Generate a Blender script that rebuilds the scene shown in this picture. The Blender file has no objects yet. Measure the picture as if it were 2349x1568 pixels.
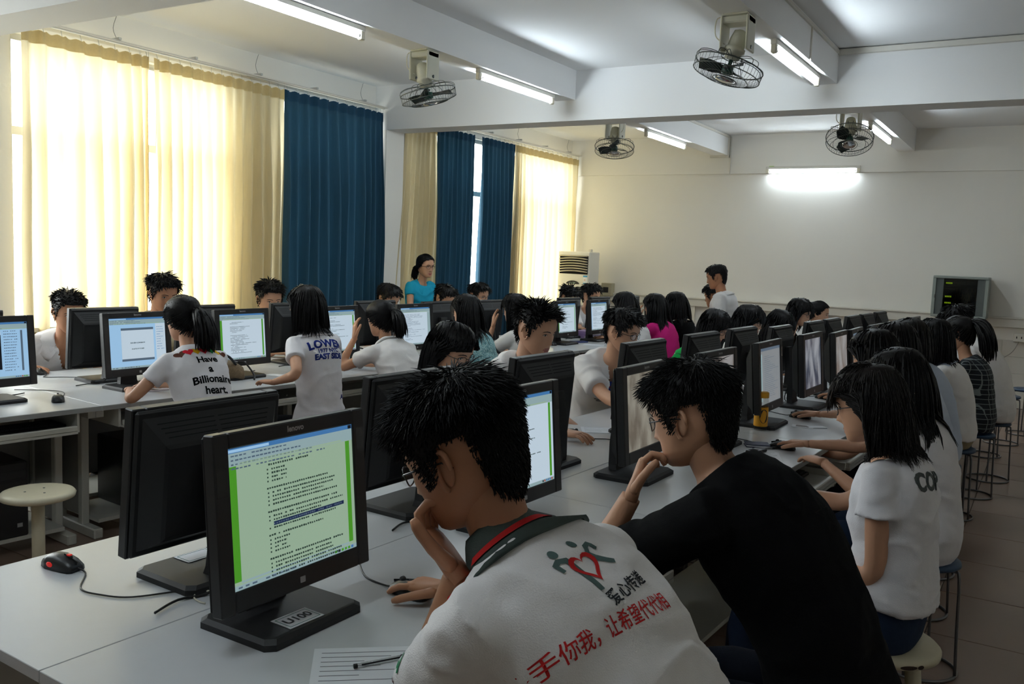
import bpy, bmesh, math, random
import numpy as np
from mathutils import Vector, Matrix, noise
from mathutils.bvhtree import BVHTree

random.seed(7); np.random.seed(7)
SC = bpy.context.scene
COL = SC.collection
R = math.radians

# ------------------------------------------------------------------ camera, sky, exposure
cam_d = bpy.data.cameras.new('camera'); cam = bpy.data.objects.new('camera', cam_d); COL.objects.link(cam)
SC.camera = cam
FPX, YAW, PITCH, ROLL, EYE = 2043.0, R(31.25), R(5.69), R(2.265), 1.6
cam_d.sensor_width = 36.0; cam_d.lens = FPX / 2349.0 * 36.0; cam_d.clip_start = 0.05; cam_d.clip_end = 200
_f0 = Vector((-math.sin(YAW), math.cos(YAW), 0)); _r0 = Vector((math.cos(YAW), math.sin(YAW), 0)); _u0 = Vector((0, 0, 1))
_f = _f0 * math.cos(PITCH) - _u0 * math.sin(PITCH); _u = _u0 * math.cos(PITCH) + _f0 * math.sin(PITCH)
_r = _r0 * math.cos(ROLL) + _u * math.sin(ROLL); _u2 = _u * math.cos(ROLL) - _r0 * math.sin(ROLL)
cam.matrix_world = Matrix(((_r.x, _u2.x, -_f.x, 0), (_r.y, _u2.y, -_f.y, 0), (_r.z, _u2.z, -_f.z, EYE), (0, 0, 0, 1)))

world = bpy.data.worlds.new('overcast_sky'); SC.world = world; world.use_nodes = True
_bg = world.node_tree.nodes['Background']; _bg.inputs[0].default_value = (0.96, 0.985, 1.0, 1); _bg.inputs[1].default_value = 12.0
SC.view_settings.view_transform = 'Standard'; SC.view_settings.look = 'None'
SC.view_settings.gamma = 1.0; SC.view_settings.use_curve_mapping = False
SC.view_settings.exposure = 0.36
TUBE_EMIT = 60.0
SC.cycles.max_bounces = 10; SC.cycles.diffuse_bounces = 6; SC.cycles.glossy_bounces = 3
SC.cycles.transparent_max_bounces = 12; SC.cycles.transmission_bounces = 6
SC.cycles.sample_clamp_indirect = 6.0; SC.cycles.caustics_reflective = False; SC.cycles.caustics_refractive = False

# ------------------------------------------------------------------ materials
def lin(c):
    return tuple((x / 12.92 if x <= 0.04045 else ((x + 0.055) / 1.055) ** 2.4) for x in c)
def rgb(r, g, b):
    return lin((r / 255.0, g / 255.0, b / 255.0))
MATS = {}
def mat(name, col, rough=0.6, metal=0.0, var=0.06, scale=12.0, bump=0.0, bscale=80.0, spec=0.5, trans=0.0, emit=None, estr=0.0, stretch=(1, 1, 1), coat=0.0):
    if name in MATS: return MATS[name]
    m = bpy.data.materials.new(name); m.use_nodes = True; nt = m.node_tree; n = nt.nodes; L = nt.links
    b = n['Principled BSDF']
    b.inputs['Roughness'].default_value = rough; b.inputs['Metallic'].default_value = metal
    b.inputs['Specular IOR Level'].default_value = spec
    if coat: b.inputs['Coat Weight'].default_value = coat
    tc = n.new('ShaderNodeTexCoord'); mp = n.new('ShaderNodeMapping'); mp.inputs['Scale'].default_value = stretch
    L.new(tc.outputs['Object'], mp.inputs['Vector'])
    nz = n.new('ShaderNodeTexNoise'); nz.inputs['Scale'].default_value = scale; nz.inputs['Detail'].default_value = 4
    L.new(mp.outputs[0], nz.inputs['Vector'])
    mx = n.new('ShaderNodeMix'); mx.data_type = 'RGBA'
    mx.inputs['A'].default_value = tuple(max(0, c * (1 - var)) for c in col) + (1,)
    mx.inputs['B'].default_value = tuple(min(1, c * (1 + var)) for c in col) + (1,)
    L.new(nz.outputs['Fac'], mx.inputs['Factor'])
    L.new(mx.outputs['Result'], b.inputs['Base Color'])
    if bump:
        nb = n.new('ShaderNodeTexNoise'); nb.inputs['Scale'].default_value = bscale; nb.inputs['Detail'].default_value = 3
        L.new(mp.outputs[0], nb.inputs['Vector'])
        bp = n.new('ShaderNodeBump'); bp.inputs['Strength'].default_value = bump; bp.inputs['Distance'].default_value = 0.01
        L.new(nb.outputs['Fac'], bp.inputs['Height']); L.new(bp.outputs[0], b.inputs['Normal'])
    if emit is not None:
        b.inputs['Emission Color'].default_value = tuple(emit) + (1,); b.inputs['Emission Strength'].default_value = estr
    if trans:
        tl = n.new('ShaderNodeBsdfTranslucent'); L.new(mx.outputs['Result'], tl.inputs['Color'])
        ms = n.new('ShaderNodeMixShader'); ms.inputs[0].default_value = trans
        out = n['Material Output']
        L.new(b.outputs[0], ms.inputs[1]); L.new(tl.outputs[0], ms.inputs[2]); L.new(ms.outputs[0], out.inputs['Surface'])
    MATS[name] = m; return m
def facing_fac(n, L, lo=.04, hi=.55):
    lw = n.new('ShaderNodeLayerWeight'); lw.inputs[0].default_value = .5
    pw = n.new('ShaderNodeMath'); pw.operation = 'POWER'; pw.inputs[1].default_value = 4.0; L.new(lw.outputs['Facing'], pw.inputs[0])
    ma = n.new('ShaderNodeMath'); ma.operation = 'MULTIPLY_ADD'; ma.inputs[1].default_value = hi; ma.inputs[2].default_value = lo; L.new(pw.outputs[0], ma.inputs[0]); return ma
def glass_mat():
    m = bpy.data.materials.new('window_glass'); m.use_nodes = True; nt = m.node_tree; n = nt.nodes; L = nt.links
    n.remove(n['Principled BSDF'])
    t = n.new('ShaderNodeBsdfTransparent'); t.inputs[0].default_value = (0.94, 0.96, 0.95, 1)
    g = n.new('ShaderNodeBsdfGlossy'); g.inputs['Roughness'].default_value = 0.02
    fr = facing_fac(n, L)
    ms = n.new('ShaderNodeMixShader'); L.new(fr.outputs[0], ms.inputs[0]); L.new(t.outputs[0], ms.inputs[1]); L.new(g.outputs[0], ms.inputs[2])
    L.new(ms.outputs[0], n['Material Output'].inputs['Surface']); return m
GLASS = glass_mat()
def clear_mat(name, tint, rough=0.05):
    m = bpy.data.materials.new(name); m.use_nodes = True; nt = m.node_tree; n = nt.nodes; L = nt.links
    n.remove(n['Principled BSDF'])
    t = n.new('ShaderNodeBsdfTransparent'); t.inputs[0].default_value = tint + (1,)
    g = n.new('ShaderNodeBsdfGlossy'); g.inputs['Roughness'].default_value = rough
    lw = facing_fac(n, L)
    ms = n.new('ShaderNodeMixShader'); L.new(lw.outputs[0], ms.inputs[0]); L.new(t.outputs[0], ms.inputs[1]); L.new(g.outputs[0], ms.inputs[2])
    L.new(ms.outputs[0], n['Material Output'].inputs['Surface']); return m

M_WALL = mat('painted_plaster', rgb(232, 229, 222), 0.85, var=0.025, scale=1.5, bump=0.06, bscale=35)
M_CEIL = mat('ceiling_paint', rgb(236, 236, 236), 0.9, var=0.02, scale=1.2, bump=0.05, bscale=30)
M_TRIM = mat('trim_white', rgb(214, 210, 200), 0.5, var=0.03)
M_TILE = mat('floor_tile', rgb(136, 114, 100), 0.3, var=0.10, scale=4.0, bump=0.02, bscale=60)
M_GROUT = mat('floor_grout', rgb(96, 84, 76), 0.8, var=0.1)
M_WTILE = mat('wall_tile', rgb(212, 208, 200), 0.3, var=0.03)
M_FRAME = mat('window_frame_aluminium', rgb(190, 190, 188), 0.4, metal=0.3)
M_CREAM = mat('cream_curtain_cloth', rgb(234, 222, 188), 0.9, var=0.06, scale=60, bump=0.15, bscale=300, trans=0.40, stretch=(1, 1, .1))
M_BLUE = mat('blue_curtain_cloth', rgb(36, 76, 98), 0.85, var=0.12, scale=60, bump=0.15, bscale=300, trans=0.05, stretch=(1, 1, .1))
M_DESK = mat('grey_laminate', rgb(196, 198, 200), 0.32, var=0.02, scale=30, bump=0.02, bscale=200)
M_DESKEDGE = mat('grey_edge_band', rgb(150, 152, 150), 0.5, var=0.03)
M_STEEL = mat('ivory_powder_coat', rgb(188, 187, 178), 0.45, var=0.04)
M_PANEL = mat('grey_board', rgb(132, 130, 124), 0.5, var=0.05)
M_BLACK = mat('black_plastic', rgb(17, 17, 18), 0.4, var=0.15, scale=60, bump=0.03, bscale=500)
M_BLACKM = mat('matt_black_plastic', rgb(23, 23, 24), 0.55, var=0.15, scale=60, bump=0.05, bscale=600)
M_RIM = mat('charcoal_bezel', rgb(30, 30, 31), 0.4, var=0.1, scale=60)
M_SLOT = mat('vent_slot_dark', rgb(6, 6, 6), 0.9)
M_SILVER = mat('silver_print', rgb(170, 172, 175), 0.35, metal=0.5)
M_CORD = mat('black_rubber_cord', rgb(18, 18, 18), 0.5)
M_IVORY = mat('ivory_enamel', rgb(214, 208, 188), 0.4, var=0.05)
M_FANBODY = mat('cream_fan_enamel', rgb(212, 210, 192), 0.4, var=0.04)
M_WIRE = mat('dark_green_wire', rgb(92, 96, 92), 0.4, metal=0.4)
M_BLADE = mat('dark_green_blade', rgb(18, 34, 30), 0.4, var=0.1)
M_CHROME = mat('chrome', rgb(200, 200, 200), 0.15, metal=1.0)
M_STOOLW = mat('cream_stool_paint', rgb(206, 198, 172), 0.45, var=0.07, scale=20)
M_STOOLB = mat('blue_stool_seat', rgb(32, 62, 92), 0.45, var=0.08)
M_STOOLL = mat('grey_steel_wire', rgb(120, 120, 122), 0.3, metal=0.8)
M_RUST = mat('worn_dark_patch', rgb(62, 46, 38), 0.8, var=0.2)
M_PAPER = mat('white_paper', rgb(226, 228, 232), 0.8, var=0.02)
M_INK = mat('dark_ink', rgb(38, 38, 44), 0.8)
M_TUBE = mat('fluorescent_tube', (1, 1, 1), 0.4, emit=(0.80, 0.92, 1.0), estr=TUBE_EMIT)

# ------------------------------------------------------------------ mesh helpers
class MB:
    def __init__(s): s.v = []; s.f = []; s.m = []; s.sm = []
    def add(s, verts, faces, mi=0, smooth=False, M=None):
        o = len(s.v)
        for p in verts:
            p = Vector(p)
            if M is not None: p = M @ p
            s.v.append((p.x, p.y, p.z))
        for f in faces:
            s.f.append(tuple(i + o for i in f)); s.m.append(mi); s.sm.append(smooth)
        return s
    def box(s, x0, x1, y0, y1, z0, z1, mi=0, b=0.0, M=None):
        if b <= 0:
            vs = [(x, y, z) for x in (x0, x1) for y in (y0, y1) for z in (z0, z1)]
            fs = [(0, 1, 3, 2), (4, 6, 7, 5), (0, 4, 5, 1), (2, 3, 7, 6), (0, 2, 6, 4), (1, 5, 7, 3)]
            return s.add(vs, fs, mi, False, M)
        b = min(b, (x1 - x0) * .49, (y1 - y0) * .49, (z1 - z0) * .49)
        idx = {}; vs = []
        X, Y, Z = (x0, x1), (y0, y1), (z0, z1)
        for i in (0, 1):
            for j in (0, 1):
                for k in (0, 1):
                    sx, sy, sz = (1 - 2 * i), (1 - 2 * j), (1 - 2 * k)
                    for a in range(3):
                        p = [X[i] + sx * b, Y[j] + sy * b, Z[k] + sz * b]
                        p[a] = (X, Y, Z)[a][(i, j, k)[a]]
                        idx[(i, j, k, a)] = len(vs); vs.append(tuple(p))
        fs = []
        g = lambda i, j, k, a: idx[(i, j, k, a)]
        for i in (0, 1): fs.append((g(i, 0, 0, 0), g(i, 1, 0, 0), g(i, 1, 1, 0), g(i, 0, 1, 0)))
        for j in (0, 1): fs.append((g(0, j, 0, 1), g(1, j, 0, 1), g(1, j, 1, 1), g(0, j, 1, 1)))
        for k in (0, 1): fs.append((g(0, 0, k, 2), g(1, 0, k, 2), g(1, 1, k, 2), g(0, 1, k, 2)))
        for i in (0, 1):
            for j in (0, 1): fs.append((g(i, j, 0, 0), g(i, j, 0, 1), g(i, j, 1, 1), g(i, j, 1, 0)))
            for k in (0, 1): fs.append((g(i, 0, k, 0), g(i, 0, k, 2), g(i, 1, k, 2), g(i, 1, k, 0)))
        for j in (0, 1):
            for k in (0, 1): fs.append((g(0, j, k, 1), g(0, j, k, 2), g(1, j, k, 2), g(1, j, k, 1)))
        for i in (0, 1):
            for j in (0, 1):
                for k in (0, 1): fs.append((g(i, j, k, 0), g(i, j, k, 1), g(i, j, k, 2)))
        return s.add(vs, fs, mi, False, M)
    def loft(s, rings, mi=0, smooth=True, caps=True, M=None, closed=False):
        n = len(rings[0]); vs = [p for r in rings for p in r]; fs = []
        k = len(rings)
        for a in range(k if closed else k - 1):
            b = (a + 1) % k
            for i in range(n):
                j = (i + 1) % n
                fs.append((a * n + i, a * n + j, b * n + j, b * n + i))
        if caps and not closed:
            fs.append(tuple(range(n - 1, -1, -1))); fs.append(tuple(range((k - 1) * n, k * n)))
        return s.add(vs, fs, mi, smooth, M)
    def tube(s, path, rad, n=8, mi=0, smooth=True, caps=True, M=None, closed=False, flat=None):
        P = [Vector(p) for p in path]; k = len(P)
        if not hasattr(rad, '__len__'): rad = [rad] * k
        rings = []; prev = None
        for i in range(k):
            if closed: t = P[(i + 1) % k] - P[i - 1]
            else: t = P[min(i + 1, k - 1)] - P[max(i - 1, 0)]
            if t.length < 1e-9: t = Vector((0, 0, 1))
            t.normalize()
            if prev is None:
                a = Vector((0, 0, 1)) if abs(t.z) < .9 else Vector((1, 0, 0))
                u = t.cross(a).normalized()
            else:
                u = prev - t * prev.dot(t)
                u = u.normalized() if u.length > 1e-6 else t.orthogonal().normalized()
            prev = u; w = t.cross(u)
            rings.append([P[i] + (u * math.cos(q) + w * math.sin(q)) * rad[i] for q in [2 * math.pi * j / n for j in range(n)]])
        return s.loft(rings, mi, smooth, caps, M, closed)
    def cyl(s, p0, p1, r0, r1=None, n=16, mi=0, smooth=True, M=None):
        return s.tube([p0, p1], [r0, r0 if r1 is None else r1], n, mi, smooth, True, M)
    def lathe(s, prof, n=24, mi=0, smooth=True, M=None, caps=True):
        rings = [[(r * math.cos(2 * math.pi * i / n), r * math.sin(2 * math.pi * i / n), z) for i in range(n)] for r, z in prof]
        return s.loft(rings, mi, smooth, caps, M)
    def prism(s, poly, z0, z1, mi=0, M=None):
        n = len(poly); vs = [(x, y, z0) for x, y in poly] + [(x, y, z1) for x, y in poly]
        fs = [tuple(range(n - 1, -1, -1)), tuple(range(n, 2 * n))] + [(i, (i + 1) % n, n + (i + 1) % n, n + i) for i in range(n)]
        return s.add(vs, fs, mi, False, M)
    def ball(s, c, r, n=12, m=8, mi=0, M=None):
        c = Vector(c); r = Vector(r) if hasattr(r, '__len__') else Vector((r, r, r))
        rings = []
        for a in range(m + 1):
            th = math.pi * (a + 0.02 if a == 0 else (a - .02 if a == m else a)) / m
            rings.append([(c.x + r.x * math.sin(th) * math.cos(2 * math.pi * i / n), c.y + r.y * math.sin(th) * math.sin(2 * math.pi * i / n), c.z - r.z * math.cos(th)) for i in range(n)])
        return s.loft(rings, mi, True, True, M)
    def quad(s, a, b, c, d, mi=0, M=None): return s.add([a, b, c, d], [(0, 1, 2, 3)], mi, False, M)
    def mesh(s, name, mats):
        me = bpy.data.meshes.new(name); me.from_pydata(s.v, [], s.f)
        for m in (mats if isinstance(mats, (list, tuple)) else [mats]): me.materials.append(m)
        me.polygons.foreach_set('material_index', s.m); me.polygons.foreach_set('use_smooth', s.sm)
        bm = bmesh.new(); bm.from_mesh(me); bmesh.ops.recalc_face_normals(bm, faces=bm.faces); bm.to_mesh(me); bm.free()
        me.update(); return me
    def build(s, name, mats, parent=None, loc=None, rz=0.0):
        return link(name, s.mesh(name, mats), parent, loc, rz)
def link(name, me, parent=None, loc=None, rz=0.0):
    o = bpy.data.objects.new(name, me); COL.objects.link(o)
    if parent is not None: o.parent = parent
    if loc is not None: o.location = loc
    if rz: o.rotation_euler = (0, 0, rz)
    return o
def tag(o, label, cat, group=None, kind=None):
    o['label'] = label; o['category'] = cat
    if group: o['group'] = group
    if kind: o['kind'] = kind
    return o
def thing(name, label, cat, loc=(0, 0, 0), rz=0.0, group=None):
    o = bpy.data.objects.new(name, None); COL.objects.link(o); o.location = loc; o.rotation_euler = (0, 0, rz); o.empty_display_size = .05
    return tag(o, label, cat, group)
def struct(name, mb, mats):
    o = mb.build(name, mats); o['kind'] = 'structure'; return o
def copy_tree(o, parent=None):
    c = o.copy(); COL.objects.link(c); c.parent = parent
    for ch in list(o.children): copy_tree(ch, c)
    return c
_WS = bpy.data.scenes.new('workshop')          # scratch scene for evaluating modifiers, removed at the end
def evaluated(o):
    _WS.collection.objects.link(o); vl = _WS.view_layers[0]; vl.update(); dg = vl.depsgraph
    me = bpy.data.meshes.new_from_object(o.evaluated_get(dg)); _WS.collection.objects.unlink(o); bpy.data.objects.remove(o); return me
def text_mesh(body, size=1.0, align='CENTER', maxlen=None, shear=0.0, bold=0.0, spacing=1.0):
    c = bpy.data.curves.new('t', 'FONT'); c.body = body; c.size = size; c.align_x = align; c.align_y = 'CENTER'; c.shear = shear; c.offset = bold; c.space_character = spacing
    c.resolution_u = 3
    me = evaluated(bpy.data.objects.new('t', c)); bpy.data.curves.remove(c)
    bm = bmesh.new(); bm.from_mesh(me); bpy.data.meshes.remove(me)
    bmesh.ops.triangulate(bm, faces=bm.faces)
    if maxlen:
        for _ in range(4):
            es = [e for e in bm.edges if e.calc_length() > maxlen]
            if not es: break
            bmesh.ops.subdivide_edges(bm, edges=es, cuts=1); bmesh.ops.triangulate(bm, faces=bm.faces)
    bm.verts.ensure_lookup_table()
    V = [tuple(v.co) for v in bm.verts]; F = [tuple(v.index for v in f.verts) for f in bm.faces]; bm.free()
    return V, F
def smooth_path(pts, n=6):
    P = [Vector(p) for p in pts]; out = []
    for i in range(len(P) - 1):
        a, b, c, d = P[max(i - 1, 0)], P[i], P[i + 1], P[min(i + 2, len(P) - 1)]
        for k in range(n):
            t = k / n
            out.append(.5 * ((2 * b) + (c - a) * t + (2 * a - 5 * b + 4 * c - d) * t * t + (3 * b - a - 3 * c + d) * t ** 3))
    out.append(P[-1]); return out

# ------------------------------------------------------------------ the room
XW, XR, YB, YF, ZC = -6.42, 1.75, -2.6, 12.15, 3.32
# floor: sub-floor with separate tiles on top
floor = struct('floor', MB().box(XW - .3, XR + .1, YB - .1, YF + .1, -.12, -.006), M_GROUT)
_t = MB().box(-.2975, .2975, -.2975, .2975, -.0058, 0, 0, .002).mesh('tile', M_TILE)
gx0, gy0 = -.37 - .6 * 10 + .3, .05 + .3
k = 0
for j in range(-1, 20):
    for i in range(0, 14):
        x = gx0 + .6 * i; y = gy0 + .6 * j
        if x > XR - .1 or y > YF - .25: continue
        if y < 1.0 and x < -4.5: continue
        o = link('tile', _t, floor, (x, y, random.uniform(-.0006, 0.0)))
# ceiling, walls, beams
struct('ceiling', MB().box(XW - .3, XR + .2, YB - .2, YF + .2, ZC, ZC + .15), M_CEIL)
M_WALLD = mat('fill_dimming_wall_paint', rgb(196, 193, 186), 0.85, var=0.05, scale=1.5, bump=0.06, bscale=35)  # darker colour on the unseen walls, chosen to lower the bounced fill light
struct('wall_right', MB().box(XR, XR + .2, YB, YF, 0, ZC), M_WALLD)
struct('wall_back', MB().box(XW - .2, XR + .2, YB - .2, YB, 0, ZC), M_WALLD)
w = struct('wall_far', MB().box(XW - .2, XR + .2, YF, YF + .2, 0, ZC).box(XW, XR, YF - .03, YF, 2.80, ZC), M_WALL)
_wt = MB().box(-.148, .148, -.008, 0, -.098, .098, 0, .003).mesh('wall_tile', M_WTILE)
for i in range(12):
    for j in range(4):
        link('wall_tile', _wt, w, (-1.85 + .3 * i, YF, .105 + .2 * j))
def beam(name, *a): return struct(name, MB().box(*a), M_CEIL)
beam('trim_1', XW, XR, 7.56, 7.86, 2.86, ZC)
beam('trim_2', XW, XR, 2.98, 3.28, 2.86, ZC)
for n, (x0, x1) in enumerate(((-4.2, -4.0), (-1.84, -1.64), (.52, .72))):
    for q, (a, b) in enumerate(((YB, 2.98), (3.28, 7.56), (7.86, YF - .03))):
        beam('trim_%d' % (3 + n * 3 + q), x0, x1, a, b, 3.05, ZC)
# column between bays on the window wall
struct('trim_20', MB().box(XW, XW + .16, 7.56, 7.86, 0, 2.86), M_WALL)
struct('trim_21', MB().box(XW, XW + .16, 2.98, 3.28, 0, 2.86), M_WALL)
# window wall with openings
OPEN = [(1.55, 2.9), (3.62, 5.52), (6.15, 7.5), (7.98, 8.10), (8.6, 10.2), (10.42, 11.98)]
SILL, HEAD = .92, 3.02
mb = MB(); ys = YB
for a, b in OPEN:
    mb.box(XW - .2, XW, ys, a, 0, ZC); mb.box(XW - .2, XW, a, b, 0, SILL); mb.box(XW - .2, XW, a, b, HEAD, ZC); ys = b
mb.box(XW - .2, XW, ys, YF, 0, ZC)
struct('wall_left', mb, M_WALL)
for n, (a, b) in enumerate(OPEN):
    wn = bpy.data.objects.new('window_%d' % (n + 1), None); COL.objects.link(wn); wn.location = (XW - .1, (a + b) / 2, SILL); wn['kind'] = 'structure'
    hw = (b - a) / 2; hh = HEAD - SILL; tz = 1.42; fr = .045
    f = MB().box(-.03, .03, -hw, hw, 0, fr).box(-.03, .03, -hw, hw, hh - fr, hh).box(-.03, .03, -hw, -hw + fr, fr, hh - fr).box(-.03, .03, hw - fr, hw, fr, hh - fr)
    nm = max(1, round((b - a) / .75))
    if hw > .2:
        f.box(-.03, .03, -hw + fr, hw - fr, tz - .03, tz + .03)
        for i in range(1, nm):
            yy = -hw + (b - a) * i / nm
            f.box(-.028, .028, yy - .025, yy + .025, fr, tz - .03).box(-.028, .028, yy - .025, yy + .025, tz + .03, hh - fr)
    f.build('window_frame', M_FRAME, wn)
    MB().box(-.16, .2, -hw - .02, hw + .02, -.03, 0).build('window_sill', M_TRIM, wn)
    for i in range(nm if hw > .2 else 1):
        y0 = -hw + (b - a) * i / nm + .024; y1 = -hw + (b - a) * (i + 1) / nm - .024
        for (z0, z1) in ((fr, tz - .03), (tz + .03, hh - fr)) if hw > .2 else ((fr, hh - fr),):
            MB().box(-.003, .003, y0, y1, z0, z1).build('pane', GLASS, wn)
# outdoor ground far below the upper-floor windows
struct('ground', MB().box(-90, XW - .6, -70, 90, -4.2, -4.0), mat('outdoor_concrete', rgb(150, 148, 140), 0.9, var=.15, scale=.3))
# far wall trunking and ledge
struct('trim_30', MB().box(XW, XR, YF - .075, YF - .03, .955, 1.06, 0, .004).box(XW, XR, YF - .09, YF - .03, 1.06, 1.075).box(XW, XR, YF - .045, YF - .03, .0, .10), M_TRIM)
mb = MB()
for x in (-5.3, -4.4, -2.75, -2.62): mb.box(x, x + .06, YF - .06, YF - .03, .1, .955)
struct('trim_31', mb, M_TRIM)
# electric conduit strips on beams
struct('trim_32', MB().box(-1.64, -1.625, 3.3, 7.53, 3.275, 3.30).box(-1.64, XR, 7.52, 7.56, 3.27, 3.31).box(-1.64, -1.63, 6.62, 6.64, 2.98 + .07, 3.275)
       .box(-4.0, -3.985, 7.9, 12.1, 3.285, 3.31).box(-4.0, -3.98, 12.08, 12.12, 3.03, 3.31).box(-4.25, -3.98, 12.085, 12.12, 3.02, 3.05)
       .box(-3.97, -3.96, YF - .045, YF - .03, 2.80, 3.3), M_TRIM)
# ------------------------------------------------------------------ curtains and rails
M_HEADB = mat('cream_heading_tape', rgb(218, 200, 152), 0.9, var=0.06, scale=60, trans=0.3)
M_HEADU = mat('blue_heading_tape', rgb(28, 70, 96), 0.9, var=0.06, scale=60, trans=0.08)
def curtain(label, y0, y1, nf, m, mh, b0=None, b1=None, gl=0.0, gr=0.0, seed=0, amp=.055, zt=3.03, zb=.30, group='window curtains'):
    rnd = random.Random(seed); b0 = y0 if b0 is None else b0; b1 = y1 if b1 is None else b1
    root = thing('curtain', label, 'curtain', (-6.29, (y0 + y1) / 2, zb), 0, group)
    yc = (y0 + y1) / 2; nu = nf * 10; nz = 16
    ph = [rnd.uniform(-.5, .5) for _ in range(nf + 2)]; am = [rnd.uniform(.55, 1.25) for _ in range(nf + 2)]
    def warp(u):
        # tighter pleats towards gathered sides
        return u + gl * (u - u * u) * -1.0 * (1 - u) + gr * (u - u * u) * u
    def pt(u, v, off=0.0):
        k = u * nf; i = int(min(k, nf - 1)); fr = k - i
        fr2 = fr * fr * (3 - 2 * fr); a = am[i] * (1 - fr2) + am[i + 1] * fr2; p = ph[i] * (1 - fr2) + ph[i + 1] * fr2
        hang = .35 + .65 * min(1, v * 3.0)
        s = math.sin(2 * math.pi * k + p * 1.6 * min(1, v * 2)); s = math.copysign(abs(s) ** .8, s)
        w_ = warp(u)
        yy = (y0 + (y1 - y0) * w_) * (1 - v) + (b0 + (b1 - b0) * w_) * v
        yy += .012 * math.cos(2 * math.pi * k * 1.0 + p) * hang + .012 * math.sin(9 * v + i * 2.1) * v
        xx = amp * a * hang * s + .006 * math.sin(5 * v + i) + off
        return (xx, yy - yc, (zt - zb) * (1 - v) + .006 * math.cos(4 * math.pi * k) * (v < .02))
    mb = MB(); vs = [pt(i / nu, (j / nz) ** 1.2) for j in range(nz + 1) for i in range(nu + 1)]
    fs = [(j * (nu + 1) + i, j * (nu + 1) + i + 1, (j + 1) * (nu + 1) + i + 1, (j + 1) * (nu + 1) + i) for j in range(nz) for i in range(nu)]
    mb.add(vs, fs, 0, True); mb.build('curtain_cloth', m, root)
    mb = MB(); vs = [pt(i / nu, .001 + .032 * j, .004) for j in range(2) for i in range(nu + 1)]
    mb.add(vs, [(i, i + 1, nu + 2 + i, nu + 1 + i) for i in range(nu)], 0, True); mb.build('heading_band', mh, root)
    for i in range(nf + 1):
        p = pt(min(.999, (i + .25) / nf), 0)
        MB().tube([(p[0], p[1], p[2] - .02), (p[0] * .5, p[1], p[2] + .02), (0, p[1], p[2] + .045)], .0025, 4).build('curtain_hook', M_FRAME, root)
    return root
G1 = 'curtains along the window wall'
curtain('cream translucent curtain nearest the left edge, glowing with daylight', 3.62, 4.64, 9, M_CREAM, M_HEADB, gr=.9, seed=1, group=G1, amp=.065)
curtain('wide cream curtain left of the first blue curtain, half of it glowing', 4.69, 6.10, 13, M_CREAM, M_HEADB, seed=2, group=G1, amp=.06)
curtain('wide dark blue curtain beside the white column', 6.10, 7.53, 12, M_BLUE, M_HEADU, gr=.5, seed=3, group=G1, amp=.075)
curtain('dull cream curtain right of the white column, slanting outward at its foot', 7.93, 8.50, 7, M_CREAM, M_HEADB, b0=7.66, seed=4, group=G1)
curtain('blue curtain just right of the dull cream curtain', 8.50, 9.28, 8, M_BLUE, M_HEADU, b1=9.22, seed=5, group=G1)
curtain('blue curtain right of the thin bright gap', 9.45, 10.24, 8, M_BLUE, M_HEADU, b0=9.42, seed=6, group=G1)
curtain('cream glowing curtain in the far corner beside the air conditioner', 10.26, 12.08, 15, M_CREAM, M_HEADB, gl=.7, seed=7, group=G1)
def rail(label, y0, y1):
    r = thing('curtain_rail', label, 'curtain rail', (-6.29, (y0 + y1) / 2, 3.085), 0, 'curtain rails')
    h = (y1 - y0) / 2
    MB().box(-.012, .012, -h, h, -.012, .012, 0, .003).box(.03, .045, -h, h, -.004, .008).build('rail', M_TRIM, r)
    n = max(3, int((y1 - y0) / .7))
    for i in range(n):
        y = -h + (i + .5) * 2 * h / n
        MB().box(XW + 6.29, .05, y - .012, y + .012, .012, .03).build('bracket', M_FRAME, r)
        if i % 2: MB().tube(smooth_path([(.0, y, .03), (-.01, y - .02, .1), (.0, y + .005, .2)], 3), .0022, 4).build('hanging_wire', M_WIRE, r)
rail('long white curtain rail above the near window bay', 3.30, 7.55)
rail('white curtain rail above the far window bay', 7.87, 12.10)

# ------------------------------------------------------------------ ceiling lamps
def tube_lamp(label, x, y, z, axis='y', L=1.24):
    t = thing('fluorescent_lamp', label, 'lamp', (x, y, z), 0 if axis == 'y' else math.pi / 2, 'fluorescent tube lamps'); h = L / 2
    MB().box(-.022, .022, -h, h, .006, .045, 0, .006).build('lamp_housing', M_TRIM, t)
    MB().cyl((0, -h + .045, -.022), (0, h - .045, -.022), .0165, n=14).build('tube', M_TUBE, t)
    for s in (-1, 1):
        MB().box(-.018, .018, s * (h - .022) - .022, s * (h - .022) + .022, -.045, .012, 0, .006).build('lamp_holder', M_IVORY, t)
        MB().cyl((0, s * (h - .045), -.022), (0, s * (h - .062), -.022), .0168, n=12).build('tube_cap', M_SILVER, t)
    MB().box(-.012, .012, h - .10, h - .04, .045, .052).build('sticker', mat('lime_sticker', rgb(150, 200, 60), .6), t)
    return t
tube_lamp('lit fluorescent lamp at the upper left, cut by the top of the photo', -4.06, 4.02, 3.005)
tube_lamp('lit fluorescent lamp on the left beam behind the small ceiling fan', -4.06, 6.62, 3.005)
tube_lamp('lit fluorescent lamp on the far left beam beyond the cross beam', -4.08, 10.05, 3.005)
tube_lamp('lit fluorescent lamp right of the large ceiling fan', -1.70, 6.54, 3.005)
tube_lamp('lit fluorescent lamp behind the fan at the far right', -1.72, 10.15, 3.005)
tube_lamp('lit fluorescent lamp fixed on the bare far wall', -2.86, 12.097, 2.84, 'x', 1.2)

for x_ in (-4.06, -1.70): tube_lamp('added fluorescent lamp, unseen on the %s beam behind the camera, brightening the near desks' % {-4.06: 'left', -1.70: 'right'}[x_], x_, .55, 3.005)  # unseen lamps added to brighten the near desks

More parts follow.
